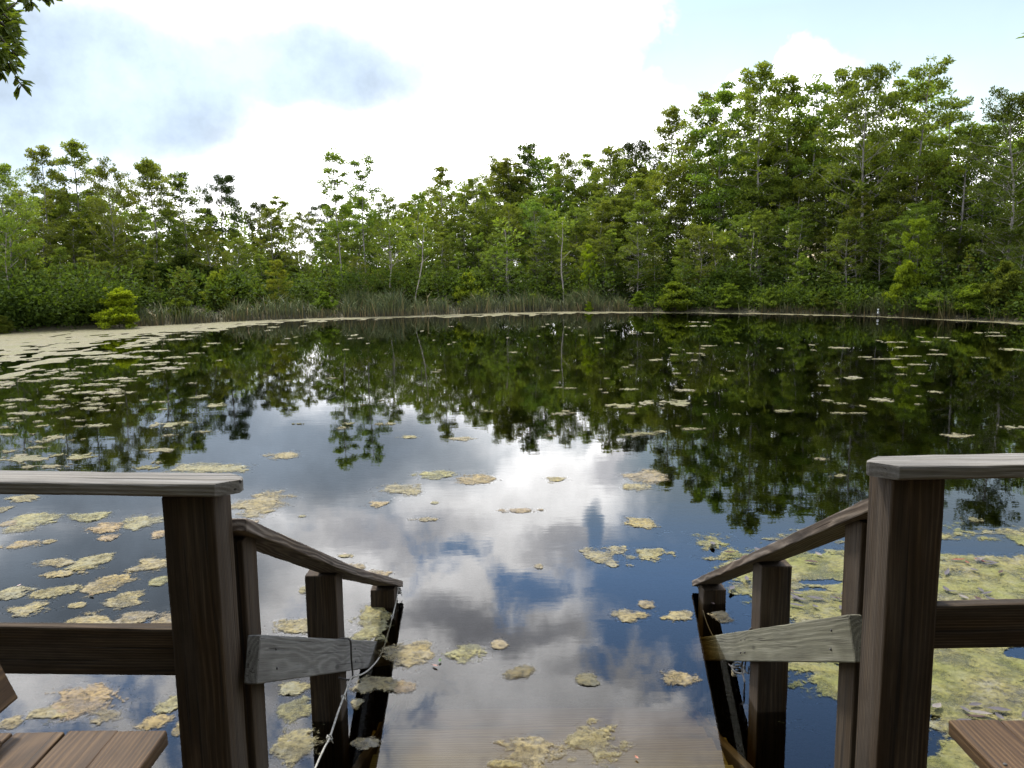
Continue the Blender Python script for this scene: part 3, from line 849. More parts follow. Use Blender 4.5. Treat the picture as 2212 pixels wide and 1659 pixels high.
for k, (px, py, hw, hh, rag, label, group) in enumerate(NEAR):
    c = on_water(px, py)
    e1, e2 = on_water(px + hw, py), on_water(px, py - hh)
    e3 = on_water(px, py + hh)
    ax_, ay_ = abs(e1[0] - c[0]), abs(e2[1] - e3[1]) / 2
    sd = k * 7.31
    fq = 1.0 / max(0.12, min(ax_, ay_))

    def fn(x, y, ax_=ax_, ay_=ay_, sd=sd, fq=fq, rag=rag):
        d = math.sqrt((x / ax_) ** 2 + (y / ay_) ** 2)
        return 0.85 - d + rag * 1.5 * fbm(x * fq * .9, y * fq * .9, sd, 3) + 0.5 * rag * fbm(x * 13, y * 13, sd + 5, 3)
    lf_ = lambda x, y, sd=sd: 1.3 * fbm(x * 24, y * 24, sd, 3)
    res = max(0.011, min(0.06, min(ax_, ay_) / 15))
    me = blob_mesh('algae_patch', fn, -ax_ * 1.6, ax_ * 1.6, -ay_ * 1.6, ay_ * 1.6, res, 0.006, lf_, rim=.3)
    if not me.polygons: continue
    o = link('algae_patch', me, None, M['algae'], (c[0], c[1], 0))
    dim = 0.55 if 'sunken' in label else 1.0
    o.color = (dim * (0.92 + 0.16 * rng.random()), dim * (0.92 + 0.12 * rng.random()), dim * (0.85 + 0.25 * rng.random()), 1)
    tag(o, label, 'algae patch', group)

# distant patches: six outlines shared by copies
PATCH = []
for k in range(8):
    def fn(x, y, k=k):
        return 0.8 - math.hypot(x, y) + 1.15 * fbm(x * 1.5, y * 1.5, k * 9.1) + 0.4 * fbm(x * 5, y * 5, k)
    me = blob_mesh('far_algae_patch', fn, -1.9, 1.9, -1.9, 1.9, 0.085, 0.008, lambda x, y, k=k: fbm(x * 5, y * 5, k))
    me.materials.append(M['algae_far'])
    PATCH.append(me)
FAR = []
Z3 = [(585,210,25),(545,232,22),(505,312,18),(240,327,20),(300,453,48),(655,611,35),(680,757,42),(785,763,55),(905,816,22),(875,305,25),(1030,327,55),(1015,369,33),(1055,422,20),(1155,265,30),(1315,272,30),(1315,290,30),(1455,285,55),(1855,190,50),(1950,192,30),(1840,225,55),(1930,225,65),(1975,396,72),(1925,418,18),(1680,472,36),(1810,460,45),(1905,463,38),(1930,478,22),(1525,519,98,7),(1865,522,40),(1255,581,30),(1310,565,25),(1700,634,38),(1090,678,35),(2165,614,32),(2090,650,20),(2120,684,20),(1050,774,22),(1083,802,28),(1295,772,82,9),(1775,780,92,12),(1690,750,20),(1770,692,12),(1220,915,185,20),(1430,888,100,20),(1740,890,185,27),(1310,982,36,9),(690,985,85,14),(740,962,38,8),(800,978,45,5),(60,962,62,7),(1580,937,30),(1945,988,35),(1700,1090,35),(1840,1115,100,10),(1310,1168,110,14),(1420,1155,110,12),(1570,1140,70,10),(610,1175,55,9),(735,232,12),(770,240,12),(865,235,10),(620,290,9),(745,300,10),(390,410,9),(460,652,8),(1640,415,12),(1760,430,10),(1210,695,8)]
FAR += [(1037 + .25 * q[0], 648 + .25 * q[1], .25 * q[2], .25 * (q[3] if len(q) > 3 else 4.5)) for q in Z3]
Z4 = [(135,313,24),(670,327,20),(680,365,18),(875,348,78,7),(440,352,30),(1265,307,98),(1500,304,45),(1310,346,55),(1080,416,70),(1200,430,130),(1380,408,95),(1575,397,75),(1560,364,40),(1885,420,48),(1620,274,65),(1885,239,50),(2010,237,50),(2010,262,80),(2140,362,100,13),(1450,470,80),(1310,489,60),(1320,542,38),(1465,537,30),(960,566,105,12),(790,624,35),(1415,625,26),(1565,670,48,10),(1170,728,84,16),(785,732,55,7),(880,753,48,7),(1445,700,25),(1440,760,35),(1030,772,28,7),(465,808,72,9),(870,824,70,7),(1000,825,70),(1720,988,160,16),(2140,928,105,14),(735,1158,60,11),(870,1280,68,11),(1840,1600,70,18),(730,622,14),(1155,296,16),(1700,296,16),(1455,270,20),(120,832,30),(165,740,16)]
FAR += [(1555 + .2969 * q[0], 648 + .2969 * q[1], .2969 * q[2], .2969 * (q[3] if len(q) > 3 else 4.2)) for q in Z4]
Z2 = [(985,304,40,8),(1035,330,28),(955,334,20),(845,378,18),(920,429,28),(1100,377,20),(360,381,52),(410,334,32),(480,321,16),(490,373,14),(250,262,25),(550,224,30),(280,235,50),(1575,269,20),(1825,229,25),(1850,366,22),(1805,384,20),(605,503,28),(405,700,30),(790,676,60),(1690,623,36),(1725,607,26),(1765,684,18),(1215,870,35),(1060,910,25),(955,1070,65,9),(890,1105,45,12),(1205,1073,46,10),(1305,1070,46,12),(1920,938,18),(500,1072,60,4),(20,373,12),(300,432,8),(215,652,10),(1675,348,12),(1260,462,8)]
FAR += [(518.5 + .25 * q[0], 648 + .25 * q[1], .25 * q[2], .25 * (q[3] if len(q) > 3 else 4.5)) for q in Z2]
Z1 = [(230,1370,220,38),(690,1355,165,28),(400,1440,220,20),(470,1190,120,24),(490,1345,55,16),(290,1275,115,10),(350,1225,80,11),(850,1085,110,16),(680,1095,55),(1250,865,50,8),(1390,880,75,8),(1040,890,45),(1000,830,75,9),(900,800,180,13),(520,912,60,8),(370,918,50),(200,980,150,15),(110,1025,70,8),(150,1045,60,8),(330,1050,55,9),(370,1090,70,9),(550,1020,75,8),(680,1043,50,6),(780,945,60,6),(60,1165,80,9),(1390,1300,200,18),(1360,1405,50,14),(1270,1450,140,20),(60,905,70,9),(90,1310,85,12),(40,1100,60,9),(1845,375,65),(2045,426,28),(1860,910,110,18),(1450,1078,155,30),(1600,1062,100,8),(560,780,85,14),(440,830,50,7),(1420,945,50,6),(880,942,25),(240,868,40),(720,1205,28,6),(285,1160,32,6),(1460,590,180,14),(1380,545,110,10),(1590,550,65,7),(1530,495,90,8),(1250,640,70,8),(1200,560,70,7),(960,490,230,20),(1210,495,120,9),(1380,440,110,8),(1280,385,100,8),(1500,340,130,7),(1690,460,60),(1780,403,30),(1900,522,24),(1510,625,30),(1660,720,45),(1280,728,20),(1050,742,45),(1000,680,150,10),(860,730,140,10),(1750,830,60,12),(1690,845,60),(1090,700,100,6),(1640,308,80),(1830,268,80),(620,1215,25,5),(1780,1140,80,8),(1470,1170,60,9)]
FAR += [(.25 * q[0], 648 + .25 * q[1], .25 * q[2], .25 * (q[3] if len(q) > 3 else 5)) for q in Z1]
prng = random.Random(21)
for i in range(60):                        # thickening towards the left shore
    y_ = prng.uniform(735, 900)
    x_ = prng.uniform(0, 1) ** 1.3 * (400 - (y_ - 735) * 0.9)
    FAR.append((x_, y_, prng.uniform(8, 30), prng.uniform(1.2, 3.2)))
LF = {'l': ('pale algae raft floating on the dark left water', 'algae rafts on the left water'),
      'm': ('pale algae fleck far out on the dark middle water', 'algae flecks on the middle water'),
      'r': ('pale algae fleck on the dark water below the right stand', 'algae flecks on the right water')}
SPECIAL = {(1220, 915): 'longest pale algae raft, left one of a close pair on the right water', (1740, 890): 'broad broken pale algae raft, right one of a close pair on the right water',
           (1720, 988): 'large pale algae raft just above the right cap rail', (1450, 1078): 'broad pale algae raft left of the bright sky reflection',
           (230, 1370): 'largest algae raft just beyond the left cap rail', (960, 490): 'long unbroken algae raft at the edge of the thick left algae',
           (690, 985): 'arrow shaped pale algae raft in the middle water'}
SPX = {}
for (a, b_), t_ in SPECIAL.items():
    for fx in ((1037 + .25 * a, 648 + .25 * b_), (1555 + .2969 * a, 648 + .2969 * b_), (.25 * a, 648 + .25 * b_)):
        SPX[(round(fx[0], 1), round(fx[1], 1))] = t_
for k, (px, py, hw, hh) in enumerate(FAR):
    c = on_water(px, py)
    e1 = on_water(px + hw, py)
    e2, e3 = on_water(px, py - hh), on_water(px, py + hh)
    o = link('algae_raft', PATCH[k % 8], None, None, (c[0], c[1], 0))
    o.rotation_euler = (0, 0, prng.choice([0, math.pi]) + prng.uniform(-.12, .12))
    o.scale = (abs(e1[0] - c[0]) * 0.76, abs(e2[1] - e3[1]) / 2 * 0.72, 1)
    g = prng.uniform(0.9, 1.1)
    o.color = (g, g, g * prng.uniform(.9, 1.05), 1)
    zn = 'l' if px < 520 else ('m' if px < 1180 else 'r')
    tag(o, SPX.get((round(px, 1), round(py, 1)), LF[zn][0]), 'algae raft', LF[zn][1])

# thick algae cover along the left and far shore
def cover(x, y):
    l = math.hypot(x, y)
    s_ = shore_dist(x, y) - l
    if s_ < -0.3: return -1.0
    az = math.degrees(math.atan2(x, y))
    w = np.interp(az, [-40, -31, -27, -22, -17, -12, -6, 0, 4, 8, 12, 20, 26, 32], [20, 17, 12.5, 8, 4.2, 2.6, 2.0, 2.8, 2.8, 1.4, .8, .9, .6, 1.2])
    q = 1.0 - max(0, s_ - 0.15) / w
    nz = fbm(x * .9, y * .5, 4.0, 4)
    n2 = fbm(x * 2.6, y * 1.3, 9.0, 3)
    return q * 1.3 - 0.52 + 0.55 * nz + 0.62 * n2 + 0.3 * fbm(x * 6, y * 3, 2, 2)


me = blob_mesh('algae_cover', cover, -24, 20, 12, 40, 0.14, 0.012, lambda x, y: fbm(x * 3, y * 3, 1), 0.002)
tag(link('algae_cover', me, mat=M['algae_far']), 'thick tan algae cover hugging the left and far shore', 'algae', kind='stuff')

# yellow-green carpet right of the stairs
def carpet(x, y):
    x, y = x / .904, y / .904
    e = 1.25 * min((x - 1.5) / .5, (y - 3.2) / .35 + max(0, x - 1.75) * 3, (6.75 - y) / .7 + 0.2 * max(0, x - 2.2), (9.5 - x))
    bay = 1.2 - math.hypot((x - 3.75) / .45, (y - 6.45) / .2)
    dark = 1.15 - math.hypot((x - 1.60) / .36, (y - 3.85) / .36)
    hole = max(bay, dark, 0.9 - math.hypot((x - 2.3) / .16, (y - 5.15) / .09), 0.9 - math.hypot((x - 2.05) / .14, (y - 4.45) / .12), 0.9 - math.hypot((x - 3.0) / .18, (y - 4.6) / .1),
               0.9 - math.hypot((x - 2.25) / .2, (y - 5.75) / .07), 0.8 - math.hypot((x - 2.75) / .14, (y - 3.9) / .12))
    nz = fbm(x * 2.2, y * 3.0, 2.0, 4)
    n2 = fbm(x * 7, y * 9, 6.0, 3)
    return min(min(e, 1.0), 0.75 - hole * 1.6) - 0.40 + 0.85 * nz + 0.55 * n2


me = blob_mesh('algae_carpet', carpet, 1.1, 6.5, 2.7, 7.0, 0.024, 0.006, lambda x, y: fbm(x * 18, y * 18, 3), rim=.35)
tag(link('algae_carpet', me, mat=M['algae_green']), 'yellow-green algae carpet littered with fallen leaves right of the stairs', 'algae carpet')

# fallen leaves
def leaf_mesh(name, L, W, curl):
    V, F = [], []
    for i, (t, w) in enumerate([(0, .02), (.2, .6), (.45, 1.0), (.75, .7), (1, .03)]):
        z = curl * L * (t - .5) ** 2
        V += [(L * (t - .5), -W * w * .5, z + W * .18 * w), (L * (t - .5), 0, z), (L * (t - .5), W * w * .5, z + W * .18 * w)]
    for i in range(4):
        for k in range(2):
            a = i * 3 + k
            F.append((a, a + 3, a + 4, a + 1))
    return mesh_from(name, V, F, True)


LEAF = [leaf_mesh('fallen_leaf', .10, .036, .2), leaf_mesh('fallen_leaf', .12, .03, .3), leaf_mesh('fallen_leaf', .08, .035, .5)]
for m_ in LEAF: m_.materials.append(M['dead_leaf'])
LC = [((.16, .05, .028), 'rust red fallen leaf lying on the algae carpet', 'rust red leaves on the carpet'), ((.05, .026, .02), 'dark brown fallen leaf lying on the algae carpet', 'dark leaves on the carpet'),
      ((.075, .066, .07), 'grey fallen leaf lying on the algae carpet', 'grey leaves on the carpet'), ((.15, .13, .115), 'bleached pale fallen leaf lying on the algae carpet', 'pale leaves on the carpet')]
lr = random.Random(8)


def put_leaf(x, y, ci, label=None, group=None, z=.020, col=None, sc=1.0):
    o = link('fallen_leaf', LEAF[lr.randrange(3)], None, None, (x, y, z))
    o.rotation_euler = (lr.uniform(-.12, .12), lr.uniform(-.12, .12), lr.uniform(0, 6.28))
    k = lr.uniform(.75, 1.25) * sc
    o.scale = (k, k, k)
    o.color = (*(col or LC[ci][0]), 1)
    tag(o, label or LC[ci][1], 'leaf', group or LC[ci][2])


cnt = 0
while cnt < 270:
    x, y = lr.uniform(1.35, 4.4), lr.uniform(2.9, 6.0)
    if carpet(x, y) < 0.05 or fbm(x * 1.6, y * 1.6, 12.0) + lr.uniform(-.35, .35) < -.02: continue
    put_leaf(x, y, lr.choice([0, 1, 1, 1, 2, 2, 2, 2, 2, 2, 1, 3]), sc=.9)
    cnt += 1
for px, py, col, label in [(41, 1267, (.75, .55, .5), 'pale pink leaf standing on an algae patch behind the left railing'), (198, 1288, (.22, .13, .07), 'brown curled leaf at the rim of a left algae patch'),
                           (950, 1430 , (.10, .2, .04), 'small green leaf beside the big algae patch at the left lower rail'), (940, 1441, (.45, .25, .2), 'pinkish leaf below the small green leaf'),
                           (745, 1198, (.55, .35, .3), 'pinkish leaf floating past the left handrail'), (130, 1402, (.3, .2, .12), 'brown leaf floating in the gap under the left mid rail'),
                           (1375, 1640, (.6, .25, .16), 'orange leaf at the rim of the algae over the steps'), (1540, 1306, (.35, .26, .25), 'leaf litter caught by the last post of the right handrail')]:
    c = on_water(px, py)
    put_leaf(c[0], c[1], 0, label, 'loose floating leaves', .008, tuple(.55 * c_ for c_ in col), .42)

# ------------------------------------------------------------------ timber
brng = random.Random(4)


def board(name, p0, p1, w, t, mat, parent=None, up=(0, 0, 1), chamfer=(0, 0), r=0.006, rough=0.0012, seg=0.07, label=None, zo=None):
    """plank from p0 to p1 (axis through its centre); t measured along up, w across; eased uneven edges"""
    dz = Vector((0, 0, ZO if zo is None else zo))
    p0, p1 = Vector(p0) + dz, Vector(p1) + dz
    X = (p1 - p0); L = X.length; X.normalize()
    U = Vector(up); Z = (U - X * U.dot(X)).normalized()
    Y = Z.cross(X)
    prof = []
    for sy, sz in ((1, 1), (-1, 1), (-1, -1), (1, -1)):
        a0 = {(1, 1): 0, (-1, 1): 90, (-1, -1): 180, (1, -1): 270}[(sy, sz)]
        for k in range(3):
            an = R(a0 + 45 * k)
            prof.append((sy * (w / 2 - r) + r * math.cos(an), sz * (t / 2 - r) + r * math.sin(an)))
    # extra points on wide sides
    ns = max(2, int(L / seg))
    xs = sorted(set([0, L, 0.004, L - 0.004] + [L * i / ns for i in range(1, ns)] + ([c for c in (chamfer[0] * .5, chamfer[0]) if c > 0]) + ([L - c for c in (chamfer[1] * .5, chamfer[1]) if c > 0])))
    ph = [brng.uniform(0, 50) for _ in prof]
    V, F = [], []
    m = len(prof)
    for x in xs:
        lim = w / 2
        if chamfer[0] and x < chamfer[0]: lim = w / 2 - (chamfer[0] - x)
        if chamfer[1] and x > L - chamfer[1]: lim = min(lim, w / 2 - (chamfer[1] - (L - x)))
        e = 0.003 if x in (0, L) else 0.0
        for j, (y, z) in enumerate(prof):
            k = rough * (mnoise.noise(Vector((x * 6, ph[j // 3 * 3], 0))) + .6 * mnoise.noise(Vector((x * 25, ph[j], 3))))
            yy = max(-lim, min(lim, y))
            V.append((x - L / 2, yy - math.copysign(e, y) + k, z - math.copysign(e, z) + k * (1 if z > 0 else -.6)))
    for i in range(len(xs) - 1):
        for j in range(m):
            a = i * m
            F.append((a + j, a + (j + 1) % m, a + m + (j + 1) % m, a + m + j))
    F.append(tuple(range(m - 1, -1, -1)))
    F.append(tuple((len(xs) - 1) * m + j for j in range(m)))
    me = mesh_from(name, V, F)
    bm = bmesh.new(); bm.from_mesh(me); bmesh.ops.recalc_face_normals(bm, faces=bm.faces); bm.to_mesh(me); bm.free()
    o = link(name, me, None, mat)
    c = (p0 + p1) / 2
    mw = Matrix(((X.x, Y.x, Z.x, c.x), (X.y, Y.y, Z.y, c.y), (X.z, Y.z, Z.z, c.z), (0, 0, 0, 1)))
    if parent is not None:
        o.parent = parent
        mw = Matrix.Translation(-Vector(parent.location)) @ mw
    o.matrix_local = mw
    if label: o['label'] = label
    return o


def post(name, x0, x1, y0, y1, zb, zt, mat, parent, lean=(0, 0)):
    cx, cy = (x0 + x1) / 2, (y0 + y1) / 2
    return board(name, (cx, cy, zb), (cx + lean[0], cy + lean[1], zt), y1 - y0, x1 - x0, mat, parent, up=(1, 0, 0), r=0.007)


# left guard railing
rl = empty('deck_railing', (-.88, 2.2, .48), 'dark deck railing left of the stairs with silvered cap board', 'railing', 'guard railings of the deck')
post('corner_post', -.952, -.808, 2.195, 2.335, -1.3, 1.688, M['dark_wood'], rl, (-.01, .0))
post('post', -2.95, -2.81, 2.2, 2.34, -1.3, 1.70, M['dark_wood'], rl)
board('cap_rail', (-3.2, 2.250, 1.768), (-.752, 2.240, 1.706), .128, .036, M['cap_wood'], rl, chamfer=(0, .055), rough=.003)
board('mid_rail', (-2.815, 2.255, 1.262), (-.955, 2.24, 1.226), .04, .142, M['dark_wood'], rl, rough=.002)
# right guard railing
rr = empty('deck_railing', (1.08, 2.2, .48), 'dark deck railing right of the stairs with bleached cap board', 'railing', 'guard railings of the deck')
post('corner_post', 1.003, 1.147, 2.141, 2.285, -1.3, 1.727, M['dark_wood'], rr, (.004, 0))
post('post', 2.85, 2.99, 2.15, 2.29, -1.3, 1.74, M['dark_wood'], rr)
board('cap_rail', (.958, 2.190, 1.7465), (3.2, 2.195, 1.756), .128, .038, M['cap_wood'], rr, chamfer=(.06, 0), rough=.003)
board('mid_rail', (1.152, 2.11 + .09, 1.292), (2.85, 2.2, 1.306), .04, .128, M['dark_wood'], rr, rough=.002)

# stair handrails
hl = empty('stair_handrail', (-.85, 3.6, 0), 'left stair handrail sloping into the water with grey lower board', 'handrail', 'handrails of the stairs')


def rail_flat(parent, a, b_, mat, side, width=.14, thick=.038):
    """flat plank whose upper inner edge runs a->b"""
    a, b_ = Vector(a), Vector(b_)
    x = (b_ - a).normalized()
    across = Vector((side, 0, 0)); across = (across - x * across.dot(x)).normalized()
    nrm = x.cross(across); nrm = nrm if nrm.z > 0 else -nrm
    off = across * width / 2 - nrm * thick / 2
    return board('handrail', a + off, b_ + off, width, thick, mat, parent, up=nrm, rough=.0025, r=.005)


def rail_edge(parent, a, b_, mat, side, width=.142, thick=.04, name='lower_rail'):
    """plank on edge; a->b is the top edge of its face towards the stairs"""
    a, b_ = Vector(a), Vector(b_)
    x = (b_ - a).normalized()
    across = Vector((side, 0, 0)); across = (across - x * across.dot(x)).normalized()
    nrm = x.cross(across); nrm = nrm if nrm.z > 0 else -nrm
    off = across * thick / 2 - nrm * width / 2
    return board(name, a + off, b_ + off, thick, width, mat, parent, up=nrm, rough=.0018, r=.005)


rail_flat(hl, (-.778, 2.345, 1.580), (-.748, 3.79, .885), M['rail_wood'], -1)
rail_flat(hl, (-.748, 3.794, .883), (-.715, 5.09, .308), M['rail_wood'], -1)
post('stair_post', -.945, -.815, 2.40, 2.53, -1.3, 1.492, M['dark_wood'], hl)
post('stair_post', -.948, -.807, 3.585, 3.725, -1.3, .925, M['dark_wood'], hl)
post('stair_post', -.888, -.74, 4.87, 5.01, -1.4, .335, M['dark_wood'], hl)
rail_edge(hl, (-.757, 2.34, 1.222), (-.785, 5.2, -.16), M['grey_wood'], -1, .139)
hr = empty('stair_handrail', (1.15, 3.6, 0), 'right stair handrail sloping into the water with mossy lower board', 'handrail', 'handrails of the stairs')
rail_flat(hr, (1.035, 2.345, 1.618), (1.145, 5.12, .275), M['rail_wood'], 1)
post('stair_post', 1.075, 1.20, 2.47, 2.60, -1.3, 1.505, M['dark_wood'], hr)
post('stair_post', 1.128, 1.268, 3.62, 3.76, -1.3, .93, M['dark_wood'], hr)
post('stair_post', 1.165, 1.305, 4.87, 5.01, -1.4, .31, M['dark_wood'], hr)
rail_edge(hr, (1.010, 2.385, 1.243), (1.175, 5.2, -.16), M['mossy_wood'], 1, .139)

# sunken stairs
st = empty('wooden_stairs', (.1, 3.4, 0), 'sunken plank stairs descending from the deck into the brown water', 'stairs')
for k in range(13):
    y0 = 2.30 + .186 * k
    z0 = (.36, .25, .14, .02, -.10, -.145, -.19, -.24, -.29, -.35, -.42, -.5, -.6)[k]
    board('tread', (-.735, y0 + .09, z0), (1.03, y0 + .09, z0), .178, .038, M['step_wood'], st, zo=0)
for x in (-.69, .98):
    board('stringer', (x, 2.15, .22), (x, 4.75, -.62), .04, .2, M['dark_wood'], st, zo=0)

# deck boards under the camera
dv = empty('deck', (0, 1, .48)); tag(dv, kind='structure')
for k in range(24):
    y = 2.07 - .146 * k
    board('deck_board', (-3.3, y, .70), (3.4, y, .70), .138, .038, M['bench_wood'], dv, seg=.5)

# benches
def bench(x_edge, sgn, label, back):
    b_ = empty('bench', (x_edge + sgn * .25, .9, .50), label, 'bench', 'benches on the deck')
    for k in range(4):
        xc = x_edge + sgn * (.0575 + .1195 * k)
        board('seat_plank', (xc, -.3, 1.228), (xc + .004 * brng.uniform(-1, 1), 1.79 + .006 * brng.uniform(-1, 1), 1.228), .1165, .036, M['bench_wood'], b_, r=.004)
    for y in (.1, 1.55):
        board('leg', (x_edge + sgn * .1, y, .72), (x_edge + sgn * .1, y, 1.21), .09, .09, M['bench_wood'], b_, up=(1, 0, 0))
        board('leg', (x_edge + sgn * .4, y, .72), (x_edge + sgn * .4, y, 1.21), .09, .09, M['bench_wood'], b_, up=(1, 0, 0))
        board('cross_beam', (x_edge + sgn * .04, y + .066, 1.16), (x_edge + sgn * .45, y + .066, 1.16), .036, .09, M['bench_wood'], b_)
    if back:
        d = Vector((-.38, 0, .925)).normalized()
        nrm = Vector((.925, 0, .38)).normalized()
        c0 = Vector((-1.150, 0, 1.326)) - nrm * .019
        for k in range(2):
            c = c0 + d * (.07 + k * .16)
            board('backrest_board', (c.x, -.3, c.z), (c.x, 1.80, c.z), .142, .038, M['bench_wood'], b_, up=nrm, r=.004)
        for y in (.1, 1.70):
            c = c0 - nrm * .0585
            board('back_upright', (c.x + d.x * -.65, y, c.z - .6), (c.x + d.x * .34, y, c.z + d.z * .34), .085, .075, M['bench_wood'], b_, up=nrm)


bench(-.806, -1, 'brown plank bench with backrest at the lower left corner', True)
bench(1.003, 1, 'brown plank bench seat at the lower right corner', False)

# nail heads
def nail(parent, p, n_, r=.0045):
    T = Tubes(); n_ = Vector(n_)
    q = Vector(p) + Vector((0, 0, ZO)) - Vector(parent.location)
    T.tube([q - n_ * .002, q + n_ * .0022], r, 8)
    link('nail', T.mesh('nail_head'), parent, M['wire'])


for o_, sg in ((bpy.data.objects['bench'], -1), (bpy.data.objects['bench.001'], 1)):
    for k in range(3):
        for dx in (-.03, .03):
            nail(o_, ((-.806 if sg < 0 else 1.003) + sg * (.0575 + .1195 * k) + dx, 1.616, 1.246), (0, 0, 1))
for t in (.05, .47, .5):
    for dz in (.035, .10):
        a_ = Vector((-.757, 2.34, 1.222)).lerp(Vector((-.785, 5.2, -.16)), t); nail(hl, (a_.x + .0005, a_.y, a_.z - dz - .01), (1, 0, 0))
        a_ = Vector((1.010, 2.385, 1.243)).lerp(Vector((1.175, 5.2, -.16)), t); nail(hr, (a_.x - .0005, a_.y, a_.z - dz - .01), (-1, 0, 0))


# ropes
def zl(x, y): return (600 + x * .2832) * .8641, (1450 + y * .2832) * .8641
def zr(x, y): return (1720 + x * .3135) * .8641, (1400 + y * .3135) * .8641


def smooth(pts, k=5):
    out = []
    n_ = len(pts)
    for i in range(n_ - 1):
        p0, p1, p2, p3 = (np.array(pts[min(max(i + j - 1, 0), n_ - 1)], float) for j in range(4))
        for q in range(k):
            t = q / k
            out.append(0.5 * ((2 * p1) + (-p0 + p2) * t + (2 * p0 - 5 * p1 + 4 * p2 - p3) * t * t + (-p0 + 3 * p1 - 3 * p2 + p3) * t ** 3))
    out.append(np.array(pts[-1], float))
    return out


XR = -.735
rp = empty('rope', at_x(*zl(985, 700), XR), 'thin grey rope slung along the left lower rail with knots', 'rope', 'ropes tied to the stair rails')
LOC = Vector(rp.location)
def rel(pts): return [Vector(p) - LOC for p in pts]
run = [at_x(*zl(x, y), XR) for x, y in [(1395, 75), (1375, 200), (1345, 330), (1303, 480), (1268, 600), (1225, 690), (1155, 775), (1080, 830), (990, 856)]]
run2 = [at_x(*zl(x, y), XR) for x, y in [(985, 858), (960, 915), (915, 1035), (865, 1170), (792, 1390), (745, 1480), (690, 1600), (640, 1720)]]
T = Tubes(); T.tube(rel(smooth(run)), .0042, 6); T.tube(rel(smooth(run2)), .0042, 6)
link('strand', T.mesh('rope_strand'), rp, M['rope'])
a = Vector(at_x(*zl(968, 538), -.748)); b_ = Vector(at_x(*zl(985, 858), -.748))
T = Tubes()
T.tube(rel(smooth([a + Vector((-.055, .02, .0)), a + Vector((-.02, .0, .012)), a + Vector((.003, 0, .0)), (a + b_) / 2 + Vector((.004, 0, 0)), b_ + Vector((.004, 0, 0)), b_ + Vector((-.02, 0, -.012)), b_ + Vector((-.06, 0, 0))])), .0045, 6)
link('wire_loop', T.mesh('rope_loop'), rp, M['wire'])
for (x, y), k in (((915, 1038), .6), ((790, 1398), .7), ((1345, 325), .6), ((1400, 95), 1.1), ((1265, 610), .5)):
    p = Vector(at_x(*zl(x, y), XR)) - LOC
    T = Tubes()
    for q in range(3):
        T.tube([p + Vector((.014 * k * math.cos(t * .9 + q * 2), .012 * k * math.sin(t * .9), .013 * k * math.sin(t * .9 + q))) for t in range(8)], .0045 * k, 5)
    T.tube([p, p + Vector((.02, .0, -.03)) * k], [.004, .002], 4)
    link('knot', T.mesh('rope_knot'), rp, M['rope'])

XW = 1.12
wp = empty('rope', at_x(*zr(455, 730), XW), 'dark wire and coiled rope hung on the right lower rail', 'rope', 'ropes tied to the stair rails')
LOC = Vector(wp.location)
run = [at_x(*zr(x, y), XW + dx) for x, y, dx in [(555, 552, .06), (525, 545, .02), (495, 552, 0), (472, 620, -.005), (455, 725, -.005), (440, 790, -.005), (428, 850, 0), (440, 920, 0), (452, 990, 0), (440, 1085, 0)]]
T = Tubes(); T.tube(rel(smooth(run)), .0045, 6)
run = [at_x(*zr(x, y), XW) for x, y in [(455, 730), (470, 760), (458, 820), (455, 880), (480, 905), (485, 850)]]
T.tube(rel(smooth(run)), .004, 6)
link('wire_loop', T.mesh('wire_loop'), wp, M['wire'])
T = Tubes()
for q in range(3):
    c = Vector(at_x(*zr(400, 862 + 20 * q), XW + .03)) - LOC
    T.tube([c + Vector((.030 * math.cos(t * .52), .036 * math.sin(t * .52), .012 * math.sin(t * .52 + q))) for t in range(13)], .005, 6)
link('coil', T.mesh('rope_coil'), wp, M['rope'])
T = Tubes()
T.tube(rel(smooth([at_x(*zr(x, y), XW + dx) for x, y, dx in [(75, 205, .05), (105, 300, .05), (130, 440, .045), (180, 570, .04), (250, 690, .03), (330, 835, .0), (400, 860, 0)]])), .0035, 5)
link('strand', T.mesh('wire_strand'), wp, M['wire'])

# small white marker at the far water's edge
x, y, h = spot(1897, 672, -.2)
mk = empty('shore_marker', (x, y, 0), 'tiny white marker at the water below the right reeds', 'marker')
T = Tubes(); T.tube([(0, 0, -.3), (0, 0, .10)], .02, 6); link('stake', T.mesh('stake'), mk, M['dark_bark'])
T = Tubes(); T.tube([(0, 0, .10), (0, 0, .19)], .04, 8); T.tube([(0, 0, .24), (0, 0, .30)], .035, 8); T.tube([(0, 0, .19), (0, 0, .24)], .015, 6); link('white_band', T.mesh('white_band'), mk, M['white_paint'])

